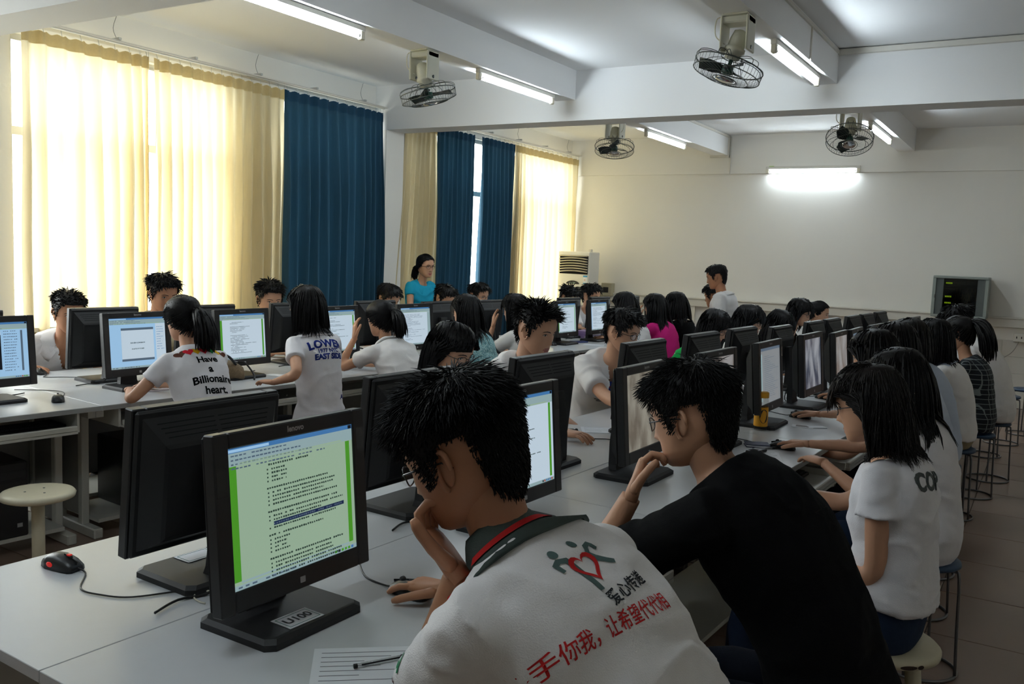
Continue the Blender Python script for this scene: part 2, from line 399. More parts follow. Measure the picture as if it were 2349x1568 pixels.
# ------------------------------------------------------------------ orbit fans
def fan(label, x, y, zt, pitch, dirz, spin=0.0, cord=1):
    t = thing('ceiling_fan', label, 'fan', (x, y, zt), 0, 'caged orbit fans under the beams')
    MB().box(-.075, .075, -.075, .075, -.012, 0, 0, .004).build('mounting_plate', M_FANBODY, t)
    yk = MB()
    for s in (-1, 1):
        yk.box(s * .078 - .007, s * .078 + .007, -.072, .072, -.215, -.012, 0, .005)
    yk.box(-.085, .085, -.065, .065, -.055, -.012, 0, .008)
    yk.build('yoke', M_FANBODY, t)
    MB().tube(smooth_path([(-.07, -.03, -.01), (-.11 * cord, -.06, -.03), (-.115 * cord, -.05, -.12), (-.06 * cord, -.03, -.17)], 5), .004, 5).build('power_cord', M_IVORY, t)
    for s in (-1, 1): MB().cyl((s * .07, 0, -.19), (s * .088, 0, -.19), .012, n=10).build('pivot_screw', M_WIRE, t)
    # motor and head tilt about the pivot: axis direction = down tilted
    A = Matrix.Translation((0, 0, -.17)) @ Matrix.Rotation(dirz, 4, 'Z') @ Matrix.Rotation(pitch, 4, 'Y')
    MB().lathe([(.02, .085), (.04, .075), (.05, .03), (.052, -.02), (.062, -.025), (.062, -.045), (.05, -.05), (.045, -.085), (.02, -.095)], 20, M=A).build('motor', M_FANBODY, t)
    g = MB(); rr = .205; zc = -.13
    ring = lambda r, z, n=40: [(r * math.cos(2 * math.pi * i / n), r * math.sin(2 * math.pi * i / n), z) for i in range(n)]
    g.tube(ring(rr, zc), .0042, 5, closed=True, M=A).tube(ring(rr * .985, zc - .055), .003, 5, closed=True, M=A)
    g.tube(ring(.07, zc - .085, 24), .003, 5, closed=True, M=A).tube(ring(.065, zc + .045, 24), .003, 5, closed=True, M=A).tube(ring(.14, zc - .078, 30), .002, 4, closed=True, M=A)
    for i in range(46):
        a = 2 * math.pi * i / 46; c, s_ = math.cos(a), math.sin(a); a2 = a + .25; c2, s2 = math.cos(a2), math.sin(a2)
        g.tube([(rr * c, rr * s_, zc), (rr * .985 * c, rr * .985 * s_, zc - .055), (.14 * c2, .14 * s2, zc - .078), (.07 * c2, .07 * s2, zc - .085)], .0011, 4, M=A)
    for i in range(6):
        a = 2 * math.pi * i / 6
        for q in (-.12, .12):
            c, s_ = math.cos(a + q), math.sin(a + q)
            g.tube(smooth_path([(rr * c, rr * s_, zc), (rr * .97 * c, rr * .97 * s_, zc + .03), (.14 * c, .14 * s_, zc + .05), (.05 * c, .05 * s_, zc + .05)], 3), .0022, 4, M=A)
    g.build('cage', M_WIRE, t)
    MB().lathe([(.001, -.092 + zc), (.05, -.09 + zc), (.06, -.083 + zc), (.05, -.078 + zc), (.001, -.08 + zc)], 24, M=A).build('badge', M_CHROME, t)
    MB().lathe([(.012, zc + .05), (.012, zc), (.034, zc - .005), (.034, zc - .045), (.02, zc - .052)], 18, M=A).build('hub', mat('green_hub', rgb(22, 74, 60), .4), t)
    for i in range(3):
        B = A @ Matrix.Rotation(spin + 2 * math.pi * i / 3, 4, 'Z')
        pts = []; nr, na = 6, 6
        for a in range(nr):
            r_ = .03 + .15 * a / (nr - 1); half = .28 + .55 * math.sin(math.pi * min(1, .25 + a / (nr - 1) * .8))
            for q in range(na):
                th = (q / (na - 1) - .5) * 2 * half * (.55 if a > 3 else .7) + .25 * a / nr
                pts.append((r_ * math.cos(th), r_ * math.sin(th), zc - .022 + .05 * (q / (na - 1) - .5) * (.6 + .4 * a / nr)))
        up = [(p[0], p[1], p[2] + .002) for p in pts]
        fs = [(a * na + q, a * na + q + 1, (a + 1) * na + q + 1, (a + 1) * na + q) for a in range(nr - 1) for q in range(na - 1)]
        n_ = len(pts); allv = pts + up; af = fs + [tuple(n_ + k for k in reversed(f)) for f in fs]
        edge = [q for q in range(na)] + [(a + 1) * na - 1 for a in range(1, nr)] + [(nr - 1) * na + q for q in range(na - 2, -1, -1)] + [a * na for a in range(nr - 2, 0, -1)]
        af += [(edge[i2], edge[(i2 + 1) % len(edge)], n_ + edge[(i2 + 1) % len(edge)], n_ + edge[i2]) for i2 in range(len(edge))]
        MB().add(allv, af, 0, True, B).build('fan_blade', M_BLADE, t)
    return t
fan('caged orbit fan on the left beam, tilted, in front of the curtains', -4.10, 5.36, 3.05, R(-14), R(40))
fan('large caged orbit fan at the top right of the photo, tilted', -1.74, 5.30, 3.05, R(17), R(35), .4)
fan('small caged orbit fan under the far left beam beyond the cross beam', -4.10, 8.68, 3.05, R(17), R(115), .9, -1)
fan('caged orbit fan at the far right, its dark blades facing the camera', -1.74, 8.70, 3.05, R(31), R(101), .3)

# ------------------------------------------------------------------ things on the far wall
t = thing('air_conditioner', 'tall white floor standing air conditioner in the far corner', 'air conditioner', (-6.02, 11.72, 0))
MB().box(-.26, .26, -.16, .16, .06, 1.66, 0, .012).box(-.25, .25, -.15, .15, 0, .06).build('cabinet', mat('ac_white', rgb(218, 216, 208), .4, var=.02), t)
MB().box(-.225, .235, -.168, -.158, 1.335, 1.60, 0, .004).build('louvre_recess', M_SLOT, t)
for i in range(7):
    z = 1.355 + i * .037
    rg = [[(x, -.176 - .0, z + .016 * (1 - (x / .23) ** 2) + dz), (x, -.168, z + .016 * (1 - (x / .23) ** 2) + dz + .004)][q] for q in (0, 1) for x in [0] for dz in [0]]
    mb = MB(); vs = []; n = 12
    for k in range(n + 1):
        x = -.225 + .455 * k / n; zz = z + (.018 * (1 - ((x - .005) / .23) ** 2) if i < 6 else .01)
        vs += [(x, -.184, zz), (x, -.184, zz + .014), (x, -.166, zz + .02), (x, -.166, zz + .006)]
    mb.add(vs, [(4 * k + a, 4 * k + (a + 1) % 4, 4 * k + 4 + (a + 1) % 4, 4 * k + 4 + a) for k in range(n) for a in range(4)] + [(0, 1, 2, 3), (4 * n, 4 * n + 1, 4 * n + 2, 4 * n + 3)], 0, True)
    mb.build('louvre_slat', mat('ac_slat', rgb(176, 168, 148), .5), t)
pl = [(.105 * math.cos(a), .05 * math.sin(a)) for a in [math.pi * i / 14 for i in range(15)]]
mb = MB(); mb.prism(pl, 0, .012, M=Matrix(((1, 0, 0, 0), (0, 0, 1, -.172), (0, 1, 0, 1.19), (0, 0, 0, 1)))); mb.build('control_panel', M_BLACK, t)
MB().box(-.05, .05, -.176, -.17, 1.195, 1.215, 0, .004).build('display', mat('dull_display', rgb(96, 116, 108), .3), t)
e = MB().box(.165, .235, -.1625, -.16, 1.20, 1.32).build('energy_label', M_PAPER, t)
MB().box(.166, .234, -.1635, -.1625, 1.295, 1.32).box(.166, .234, -.1635, -.1625, 1.20, 1.213).build('label_print', mat('label_blue', rgb(70, 150, 200), .6), e)
MB().box(.18, .205, -.1635, -.1625, 1.25, 1.262).build('label_print', mat('label_orange', rgb(220, 150, 90), .6), e)
MB().box(.13, .16, .05, .12, 1.66, 1.70).build('pipe_stub', M_TRIM, t)
t = thing('junction_box', 'small beige electric box on the far wall beside the air conditioner', 'electric box', (-5.69, 12.05, 1.12))
MB().box(-.085, .085, -.045, .07, -.095, .095, 0, .006).build('case', mat('box_beige', rgb(166, 158, 132), .5), t)
MB().box(-.05, .035, -.05, -.044, -.045, .035, 0, .002).build('window', M_BLACK, t)
MB().tube(smooth_path([(-.06, .0, -.095), (-.10, .02, -.14), (-.13, .06, -.22)], 4), .006, 5).build('cable', M_IVORY, t)
t = thing('network_cabinet', 'grey wall mounted network rack with a dark glass door', 'network rack', (-.972, 11.90, 1.29))
M_RACK = mat('rack_grey', rgb(140, 148, 142), .45, var=.04)
MB().box(-.295, .295, -.18, .22, .215, .245, 0, .006).box(-.295, .295, -.18, .22, -.245, -.215, 0, .006).box(-.295, -.262, -.18, .22, -.215, .215).box(.262, .295, -.18, .22, -.215, .215).box(-.262, .262, .19, .22, -.215, .215).build('case', M_RACK, t)
for s in (-1, 1): MB().box(s * .221 - .041, s * .221 + .041, -.16, -.14, -.215, .215).build('side_panel', mat('rack_dark_grey', rgb(86, 92, 90), .5), t)
MB().box(-.262, .262, -.02, .0, -.215, .215).build('inner_back', M_SLOT, t)
for i, z in enumerate((.16, .11, .0, -.075, -.13)):
    u = MB().box(-.18, .18, -.10, .0, z - .02, z + .02, 0, .003).build('network_switch', mat('switch_dark', rgb(30, 34, 32), .5), t)
    q = MB()
    for k in range(12): q.box(-.06 + .018 * k, -.048 + .018 * k, -.104, -.099, z - .008, z + .008)
    q.build('port_row', M_SLOT, u)
    if i in (0, 2, 3):
        q = MB()
        for k in range(4): q.box(-.16 + .018 * k, -.147 + .018 * k, -.104, -.099, z - .008, z + .01)
        q.build('status_light', mat('green_led', (.05, .05, .01), .4, emit=rgb(190, 220, 40), estr=1.6), u)
for k in range(16):
    a = random.uniform(-.05, .16); b = a + random.uniform(-.08, .08)
    MB().tube(smooth_path([(a, -.105, random.choice((.11, .0, -.075))), ((a + b) / 2, -.125, random.uniform(-.05, .05)), (b, -.105, random.choice((-.075, -.13, .0)))], 4), .0025, 4).build('patch_cable', mat('patch_cable_amber', rgb(150, 110, 50), .5), t)
MB().box(-.178, .178, -.165, -.160, -.213, .213).build('glass_door', clear_mat('smoked_glass', (.35, .38, .34)), t)
MB().box(-.27, -.262, -.19, -.178, -.02, .02).build('door_lock', M_CHROME, t)
t = thing('wall_socket', 'white wall socket with a thin cable at the right edge', 'socket', (-.33, YF - .03, .84))
MB().box(-.06, .06, -.035, .01, -.05, .05, 0, .006).build('plate', M_TRIM, t)
MB().box(-.03, -.02, -.037, -.034, -.01, .015).box(.02, .03, -.037, -.034, -.01, .015).build('socket_holes', M_SLOT, t)
MB().tube(smooth_path([(0, -.02, -.05), (-.08, -.02, -.2), (-.3, -.015, -.33), (-.55, -.01, -.36)], 6), .004, 5).build('cable', mat('grey_cable', rgb(150, 146, 138), .6), t)
# ------------------------------------------------------------------ desk islands
SB, SA = .045, .10                       # how far each island drifts in x per metre of depth
seamB = lambda y: -1.68 + SB * y
seamA = lambda y: -5.00 + SA * y
THB, THA = -math.atan(SB), -math.atan(SA)
DH = .75
def desk(label, group, seam, th, y0, y1, side, hd=.625, trays=(), shift=0.0):
    L = (y1 - y0) / math.cos(th) - .002
    if side > 0: loc, rz = (seam(y0), y0 + shift, 0), th
    else: loc, rz = (seam(y1), y1 - .002 + shift, 0), th + math.pi
    t = thing('computer_desk', label, 'desk', loc, rz, group)
    top = MB().box(.0012, hd, 0, L, DH - .026, DH, 0, .0012).build('tabletop', M_DESK, t)
    MB().box(hd - .001, hd + .0015, .002, L - .002, DH - .024, DH - .003).build('edge_band', M_DESKEDGE, top)
    for yy in (.05, L - .09):
        MB().box(.30, .345, yy, yy + .04, .05, DH - .026, 0, .004).box(.06, .10, yy, yy + .04, .05, DH - .026, 0, .004).build('leg_post', M_STEEL, t)
        MB().box(.03, .48, yy - .005, yy + .045, 0, .055, 0, .006).build('foot', M_STEEL, t)
        MB().box(.10, .30, yy + .01, yy + .03, .10, DH - .08).build('side_panel', M_PANEL, t)
    MB().box(.30, hd - .06, .0, .04, DH - .07, DH - .026).box(.30, hd - .06, L - .04, L, DH - .07, DH - .026).build('bracket', M_STEEL, t)
    MB().box(.03, .05, .04, L - .04, .25, DH - .03).build('modesty_panel', M_PANEL, t)
    MB().box(.06, .44, .09, L - .09, .075, .095).build('shelf', M_STEEL, t)
    n = 2
    for i in range(n):
        out = trays[i] if i < len(trays) else .0
        yc = L * (i + .5) / n
        tr = MB().box(hd - .36 + out, hd + out, yc - .26, yc + .26, .622, .634).build('keyboard_tray', M_STEEL, t)
        MB().box(hd - .022 + out, hd + out, yc - .26, yc + .26, .634, .662, 0, .004).build('tray_lip', M_STEEL, tr)
        for s in (-1, 1): MB().box(hd - .36, hd - .02 + out, yc + s * .272 - .006, yc + s * .272 + .006, .625, DH - .03 if out < .02 else .66).build('slide_rail', M_STEEL, tr)
    return t
GA, GB = 'grey desks of the island by the windows', 'grey desks of the island by the aisle'
ord_ = ['nearest', 'second', 'third', 'fourth', 'fifth', 'sixth']
BY = [.96, 2.74, 4.40, 5.78, 6.92, 8.02, 9.5]
for i in range(6):
    desk('grey computer desk on the aisle side, %s from the camera' % ord_[i], GB, seamB, THB, BY[i], BY[i + 1], 1, trays=[(.05, .02), (.20, .09), (.08, .03), (.05, .05), (.0, .04), (.0, .0)][i])
    desk('grey computer desk facing the window island, %s from the camera' % ord_[i], GB, seamB, THB, BY[i], BY[i + 1], -1, shift=0)
AY = [1.28, 2.80, 4.30, 5.78, 7.22, 8.47, 9.85]
for i in range(6):
    desk('grey computer desk of the window island facing the aisle, %s from the camera' % ord_[i], GA, seamA, THA, AY[i], AY[i + 1], 1, hd=.65)
    desk('grey computer desk along the curtains, %s from the camera' % ord_[i], GA, seamA, THA, AY[i], AY[i + 1], -1, hd=.65)

# ------------------------------------------------------------------ monitors
def emis(name, c, s=1.0, rough=.22):
    if name in MATS: return MATS[name]
    m = bpy.data.materials.new(name); m.use_nodes = True; b = m.node_tree.nodes['Principled BSDF']
    b.inputs['Base Color'].default_value = (.012, .012, .013, 1); b.inputs['Roughness'].default_value = rough; b.inputs['Specular IOR Level'].default_value = .35
    b.inputs['Emission Color'].default_value = tuple(c) + (1,); b.inputs['Emission Strength'].default_value = s * .78
    MATS[name] = m; return m
def cloud_screen(name, c1, c2, scale, s):  # mottled emission colour paints washed-out glare onto the screen
    m = bpy.data.materials.new(name); m.use_nodes = True; n = m.node_tree.nodes; L = m.node_tree.links; b = n['Principled BSDF']
    b.inputs['Base Color'].default_value = (.012, .012, .013, 1); b.inputs['Roughness'].default_value = .2
    tc = n.new('ShaderNodeTexCoord'); nz = n.new('ShaderNodeTexNoise'); nz.inputs['Scale'].default_value = scale; nz.inputs['Detail'].default_value = 5
    mp = n.new('ShaderNodeMapping'); mp.inputs['Scale'].default_value = (1, 1.6, .7); L.new(tc.outputs['Object'], mp.inputs[0]); L.new(mp.outputs[0], nz.inputs['Vector'])
    cr = n.new('ShaderNodeValToRGB'); cr.color_ramp.elements[0].position = .38; cr.color_ramp.elements[1].position = .62
    cr.color_ramp.elements[0].color = tuple(c1) + (1,); cr.color_ramp.elements[1].color = tuple(c2) + (1,)
    L.new(nz.outputs['Fac'], cr.inputs[0]); L.new(cr.outputs[0], b.inputs['Emission Color']); b.inputs['Emission Strength'].default_value = s * .78
    return m
SW, SH = .372, .298          # lit area
PW, PH = .450, .378          # panel
E_ = dict(paper=emis('scr_pale_green', rgb(176, 206, 178), .62), white=emis('scr_white', rgb(196, 214, 228), .85), blue=emis('scr_title_blue', rgb(64, 116, 170), .9), bar=emis('scr_toolbar', rgb(150, 176, 180), .8),
          green=emis('scr_green', rgb(74, 150, 40), .85), ink=emis('scr_ink', rgb(52, 74, 66), .6), hi=emis('scr_highlight', rgb(28, 44, 84), .7), slide=emis('scr_slide_blue', rgb(150, 190, 224), .95), dark=emis('scr_dark', rgb(22, 26, 34), .5), grey=emis('scr_grey', rgb(90, 110, 130), .7), pale=emis('scr_pale_grey', rgb(150, 156, 160), .62), red=emis('scr_red', rgb(180, 70, 60), .7), lit=emis('scr_lit_patch', rgb(196, 222, 192), .68))
EK = list(E_.keys()); EM = [E_[k] for k in EK]
def screen_mesh(kind, seed):
    rnd = random.Random(seed); mb = MB(); lv = [0.0]
    def q(u0, u1, v0, v1, k, d=0):
        x = .0002 + .0003 * d
        mb.quad((x, (u0 - .5) * SW, (v0 - .5) * SH), (x, (u1 - .5) * SW, (v0 - .5) * SH), (x, (u1 - .5) * SW, (v1 - .5) * SH), (x, (u0 - .5) * SW, (v1 - .5) * SH), EK.index(k))
    def textline(u0, u1, v, h, k='ink', ch=.018):
        u = u0
        while u < u1:
            w = rnd.uniform(.55, .85) * ch
            if rnd.random() < .93: q(u, min(u + w, u1), v - h * rnd.uniform(.32, .5), v + h * rnd.uniform(.3, .5), k, 2)
            u += ch
    def chrome(bars=2):
        q(0, 1, .965, 1, 'blue', 1); q(.965, .995, .968, .995, 'dark', 2); q(.0, .3, .97, .99, 'slide', 2)
        q(0, 1, .875, .965, 'bar', 1)
        for b in range(bars + 1): textline(.02, .45 + .1 * b, .945 - .03 * b, .012, 'grey', .03)
        q(.08, .90, .878, .892, 'paper', 2)
        q(0, 1, 0, .035, 'bar', 1); textline(.03, .5, .018, .016, 'grey', .05)
        for b in range(6): q(.8 + .03 * b, .82 + .03 * b, .008, .028, rnd.choice(('red', 'dark', 'blue', 'green')), 2)
    if kind == 'doc_near':
        q(0, 1, 0, 1, 'paper'); chrome(3)
        q(0, .055, .06, .872, 'green', 1); q(.935, .972, .06, .872, 'green', 1)
        v = .83; gi = 0
        for grp in (('s', .42, 4), ('l', .62, 4), ('h', .72, 4), ('s', .55, 4), ('l', .76, 5)):
            textline(.27, .27 + grp[1] * .8, v, .016); v -= .034
            for r_ in range(grp[2]):
                ln = rnd.uniform(.08, .12) if grp[0] == 's' else rnd.uniform(.35, .62)
                if grp[0] == 'h' and r_ == 2:
                    q(.31, .9, v - .014, v + .014, 'hi', 1); textline(.31, .88, v, .014, 'grey')
                else:
                    q(.275, .285, v - .006, v + .006, 'ink', 2); textline(.31, .31 + ln, v, .015)
                v -= .029
            v -= .022
        q(0.055, .935, .045, .06, 'bar', 1)
    elif kind == 'doc_green':
        q(0, 1, 0, 1, 'white'); chrome(2); q(0, .05, .05, .872, 'green', 1); q(.93, .965, .05, .872, 'green', 1)
        v = .82
        while v > .12:
            textline(.22 if rnd.random() < .6 else .26, rnd.uniform(.34, .8), v, .012, 'ink', .022); v -= rnd.choice((.03, .03, .07))
    elif kind == 'doc':
        q(0, 1, 0, 1, 'white'); chrome(2); q(.0, .06, .05, .87, 'slide', 1); q(.9, 1, .05, .87, 'bar', 1)
        v = .82
        while v > .12:
            textline(.12, rnd.uniform(.3, .85), v, .011, 'grey', .02); v -= rnd.choice((.028, .028, .06))
    elif kind == 'slide':
        q(0, 1, 0, 1, 'slide'); chrome(2); q(.2, .78, .14, .80, 'grey', 1); q(.2, .78, .185, .755, 'white', 2)
        textline(.36, .62, .5, .03, 'grey', .03)
        for i in range(2): textline(.36 + .02 * i, .62 - .02 * i, .5 - .12 * i, .028, 'ink', .026)
        q(.82, 1, .05, .87, 'white', 1); v = .8
        while v > .3: textline(.84, rnd.uniform(.9, .98), v, .012, 'blue', .025); v -= .05
    elif kind == 'panel':
        q(0, 1, 0, 1, 'slide'); chrome(2); q(.1, .62, .16, .78, 'dark', 2); q(.1, .62, .78, .84, 'white', 1); q(.9, .93, .12, .85, 'grey', 1)
        v = .84
        while v > .12: textline(.66, rnd.uniform(.8, .86), v, .016, 'grey', .025); v -= .05
    elif kind == 'pale':
        q(0, 1, 0, 1, 'pale'); q(0, 1, .95, 1, 'grey', 1); q(.03, .1, .06, .9, 'bar', 1); v = .85
        while v > .1: textline(.2, rnd.uniform(.4, .9), v, .01, 'grey', .02); v -= .035
    return mb
CLOUD = [cloud_screen('scr_washed_glare_%d' % i, rgb(*a), rgb(*b), s, .6) for i, (a, b, s) in enumerate((((120, 112, 100), (168, 164, 150), 9), ((66, 74, 92), (168, 172, 180), 8), ((128, 118, 112), (170, 168, 168), 7)))]
SCR = {}
def screen_data(kind, seed):
    key = (kind, seed)
    if key not in SCR:
        if kind.startswith('cloud'):
            i = int(kind[-1]); SCR[key] = MB().quad((.0002, -SW / 2, -SH / 2), (.0002, SW / 2, -SH / 2), (.0002, SW / 2, SH / 2), (.0002, -SW / 2, SH / 2)).mesh('screen', CLOUD[i])
        else: SCR[key] = screen_mesh(kind, seed).mesh('screen', EM)
    return SCR[key]
TILT = R(5)
PM = Matrix.Translation((.022, 0, .083 + PH / 2)) @ Matrix.Rotation(-TILT, 4, 'Y')
def make_monitor_meshes():
    d = {}
    mb = MB(); bz = (PW - SW) / 2; hb = .034; hl = PH - SH - hb   # top border hb, bottom border hl
    z0, z1 = -PH / 2, PH / 2; sz = (z1 - hb + z0 + hl) / 2
    mb.box(-.02, .012, -PW / 2, -PW / 2 + bz, z0, z1, 0, .003, PM).box(-.02, .012, PW / 2 - bz, PW / 2, z0, z1, 0, .003, PM)
    mb.box(-.02, .012, -PW / 2 + bz, PW / 2 - bz, z1 - hb, z1, 0, .003, PM).box(-.02, .012, -PW / 2 + bz, PW / 2 - bz, z0, z0 + hl, 0, .003, PM)
    d['bezel'] = mb.mesh('bezel', M_RIM)
    d['screen_M'] = PM @ Matrix.Translation((.006, 0, sz))
    d['screen_back'] = MB().box(-.004, .0, -SW / 2, SW / 2, sz - SH / 2, sz + SH / 2, 0, 0, PM @ Matrix.Translation((.005, 0, 0))).mesh('screen_glass', M_BLACK)
    # back shell: flat rim plate then a sloped hump
    mb = MB(); mb.box(-.034, -.02, -PW / 2 + .004, PW / 2 - .004, z0 + .004, z1 - .004, 0, .006, PM)
    def ring(x, hw, za, zb): return [(x, -hw, za), (x, hw, za), (x, hw, zb), (x, -hw, zb)]
    mb.loft([ring(-.034, .205, z0 + .02, z1 - .022), ring(-.072, .165, z0 + .045, z1 - .085), ring(-.076, .155, z0 + .055, z1 - .095)], 0, False, True, PM)
    d['back_shell'] = mb.mesh('back_shell', M_BLACKM)
    mb = MB()
    for r_ in range(4):
        for g in range(2):
            t_ = .22 + .17 * r_; x = -.034 - .038 * t_ - .0006; z = z1 - .022 - .063 * t_; hw = .205 - .04 * t_ - .025
            y0, y1 = (-hw, -.006) if g == 0 else (.006, hw)
            mb.quad((x, y0, z), (x, y1, z), (x - .0016, y1, z - .0042), (x - .0016, y0, z - .0042), 0, PM)
    d['vent_slots'] = mb.mesh('vent_slots', M_SLOT)
    # stand neck: leaning column
    mb = MB(); pr = [(-.075, .0, .062), (-.082, .03, .055), (-.085, .12, .048), (-.078, .20, .045), (-.068, .27, .045), (-.064, .30, .045)]
    rings = [[(x - .02, -w_, z + .012), (x + .014, -w_, z + .012), (x + .014, w_, z + .012), (x - .02, w_, z + .012)] for x, z, w_ in pr]
    mb.loft(rings, 0, False, True); d['neck'] = mb.mesh('stand_neck', M_BLACKM)
    mb = MB(); c = .018
    def oct_(hx, hy, z): return [(-hx - .0 + c, -hy, z), (hx - c, -hy, z), (hx, -hy + c, z), (hx, hy - c, z), (hx - c, hy, z), (-hx + c, hy, z), (-hx, hy - c, z), (-hx, -hy + c, z)]
    mb.loft([oct_(.118, .148, 0), oct_(.118, .148, .014), oct_(.108, .138, .022)], 0, False, True, Matrix.Translation((-.012, 0, 0)))
    d['base'] = mb.mesh('stand_base', M_BLACKM)
    V, F = text_mesh('lenovo', .018, bold=.0006)
    d['logo'] = MB().add([(.0125, x, y) for x, y, z in V], F, 0, False, PM @ Matrix.Translation((0, 0, z1 - .016))).mesh('logo', M_SILVER)
    d['button'] = MB().box(.012, .0145, -.008, .008, z0 + .014, z0 + .028, 0, .002, PM).mesh('power_button', M_SILVER)
    mt = mat('clear_tape', rgb(62, 62, 60), .2)
    d['tape'] = MB().box(.0122, .0126, -PW / 2 + .004, -PW / 2 + .03, z1 - .13, z1 - .07, 0, 0, PM).mesh('tape_strip', mt)
    d['tape2'] = MB().box(.0122, .0126, PW / 2 - .03, PW / 2 - .004, z1 - .10, z1 - .045, 0, 0, PM).mesh('tape_strip', mt)
    pts = smooth_path([(-.10, .02, .16), (-.14, .05, .06), (-.15, .10, .008), (-.13, .18, .006), (-.155, .26, .006)], 5)
    d['cable'] = MB().tube(pts, .0035, 5).mesh('cable', M_CORD)
    return d
MD = make_monitor_meshes()
def monitor(label, x, y, rz, kind, seed=0, group=None, sc=1.0):
    t = thing('computer_monitor', label, 'monitor', (x, y, DH), rz, group); t.scale = (sc, sc, sc)
    for k, nm in (('bezel', 'bezel'), ('screen_back', 'screen_glass'), ('back_shell', 'back_shell'), ('vent_slots', 'vent_slots'), ('neck', 'stand_neck'), ('base', 'stand_base'), ('logo', 'logo'), ('button', 'power_button'), ('cable', 'cable')):
        par = t
        o = link(nm, MD[k], par)
    if seed % 2 == 1 or kind == 'doc_near': link('tape_strip', MD['tape'], t); link('tape_strip', MD['tape2'], t)
    s = link('screen', screen_data(kind, seed), t); s.matrix_local = MD['screen_M']
    return t
n_ = ['first', 'second', 'third', 'fourth', 'fifth', 'sixth', 'seventh', 'eighth', 'ninth', 'tenth', 'eleventh', 'twelfth']
MS_Y = [1.42, 2.33, 3.20, 3.97, 4.68, 5.46, 6.13, 6.56, 7.21, 7.78, 8.25, 8.72]
MS_D = [2, 0, 2, 0, 2, 1, 2, 3, 0, 0, 1, 0]
MB_Y = [1.52, 2.32, 3.12, 4.04, 4.77, 5.41, 6.16, 6.96, 7.47, 8.14, 8.65, 9.21]
KS = ['doc_near', 'doc_green', 'cloud0', 'cloud2', 'pale', 'cloud1', 'cloud2', 'pale', 'cloud2', 'cloud2', 'pale', 'pale']
for i, y in enumerate(MS_Y):
    monitor('black monitor with a pale green document, nearest the camera' if i == 0 else 'black monitor facing the aisle, %s in the row from the camera' % n_[i], -1.505 + .05 * y, y, THB + R(MS_D[i]), KS[i], i % 3, 'monitors facing the aisle', 1.0 if i < 1 else (.97 if i < 6 else .92))
for i, y in enumerate(MB_Y):
    monitor('black monitor seen from behind, nearest the camera beside the red lit mouse' if i == 0 else 'black monitor seen from behind on the aisle island, %s from the camera' % n_[i], -1.90 + .05 * y, y, THB + math.pi, 'doc', i % 3, 'monitors of the aisle island turned away', .98 if i < 6 else .93)
AS_Y = [2.42, 3.19, 3.89, 4.67, 5.46, 6.09, 6.90, 7.55, 8.13, 8.78, 9.33]
AK = ['panel', 'slide', 'doc_green', 'doc_green', 'doc', 'doc_green', 'slide', 'doc_green', 'doc', 'pale', 'pale']
for i, y in enumerate(AS_Y):
    monitor('black monitor with a lit screen on the window island, %s from the left edge' % n_[i], -4.755 + SA * y, y, THA + R(4), AK[i], i % 2, 'lit monitors of the window island', .945 if i < 5 else .91)
AKY = [2.47, 3.25, 3.94, 4.66, 5.46, 6.2, 6.9, 7.57, 8.22, 8.82, 9.48]
for i, y in enumerate(AKY):
    monitor('black monitor turned to the curtains, %s from the left edge' % n_[i], -5.14 + SA * y, y, THA + math.pi, 'doc', i % 3, 'window island monitors turned to the curtains', .945 if i < 5 else .90)
# ------------------------------------------------------------------ people
V3 = lambda *a: np.array(a, float)
def unit(v):
    v = np.asarray(v, float); n = np.linalg.norm(v); return v / n if n > 1e-9 else v
M_SKIN = mat('skin', rgb(196, 148, 118), .5, var=.07, scale=25, bump=.03, bscale=300, spec=.4)
M_SKIND = mat('tanned_skin', rgb(176, 124, 92), .5, var=.07, scale=25, bump=.03, bscale=300, spec=.4)
M_LIP = mat('lips', rgb(158, 92, 80), .5, var=.05)
M_LIPD = mat('tanned_lips', rgb(140, 82, 68), .5, var=.05)
M_HAIR = mat('black_hair', rgb(15, 13, 13), .5, var=.4, scale=60, spec=.22)
M_HAIRB = mat('brown_black_hair', rgb(24, 19, 17), .5, var=.4, scale=60, spec=.25)
M_EYEW = mat('eye_white', rgb(206, 200, 194), .3, var=.02)
M_IRIS = mat('dark_iris', rgb(24, 16, 12), .2)
M_GLS = mat('glasses_wire', rgb(70, 70, 72), .25, metal=.7)
M_LENS = clear_mat('lens', (.95, .96, .97), .03)
M_SHOE = mat('dark_shoe', rgb(40, 38, 38), .6)
def cloth(name, c, var=.05, bump=.25, bs=420): return mat(name, rgb(*c), .92, var=var, scale=30, bump=bump, bscale=bs, spec=.1)

HZ = np.array([-.118, -.1165, -.113, -.105, -.092, -.075, -.055, -.035, -.012, .012, .035, .058, .08, .098, .110, .116, .118])
HF = np.array([.052, .066, .075, .082, .0845, .0860, .0865, .0880, .0905, .0945, .0950, .0915, .0820, .0640, .0400, .0180, .0])
HB = np.array([.030, .014, .004, -.012, -.034, -.055, -.075, -.089, -.099, -.104, -.106, -.104, -.096, -.082, -.060, -.035, -.012])
HWd = np.array([.010, .020, .029, .040, .0520, .0615, .0680, .0725, .0755, .0770, .0775, .0755, .0685, .0560, .0390, .0200, .004])
def head_surf(a, z):
    """bare head outline: angle a from the front (towards +y), height z -> x, y"""
    xf = np.interp(z, HZ, HF); xb = np.interp(z, HZ, HB); w = np.interp(z, HZ, HWd)
    e = 2 / 2.25; c, s = np.cos(a), np.sin(a)
    return (xf + xb) / 2 + (xf - xb) / 2 * np.sign(c) * np.abs(c) ** e, w * np.sign(s) * np.abs(s) ** e
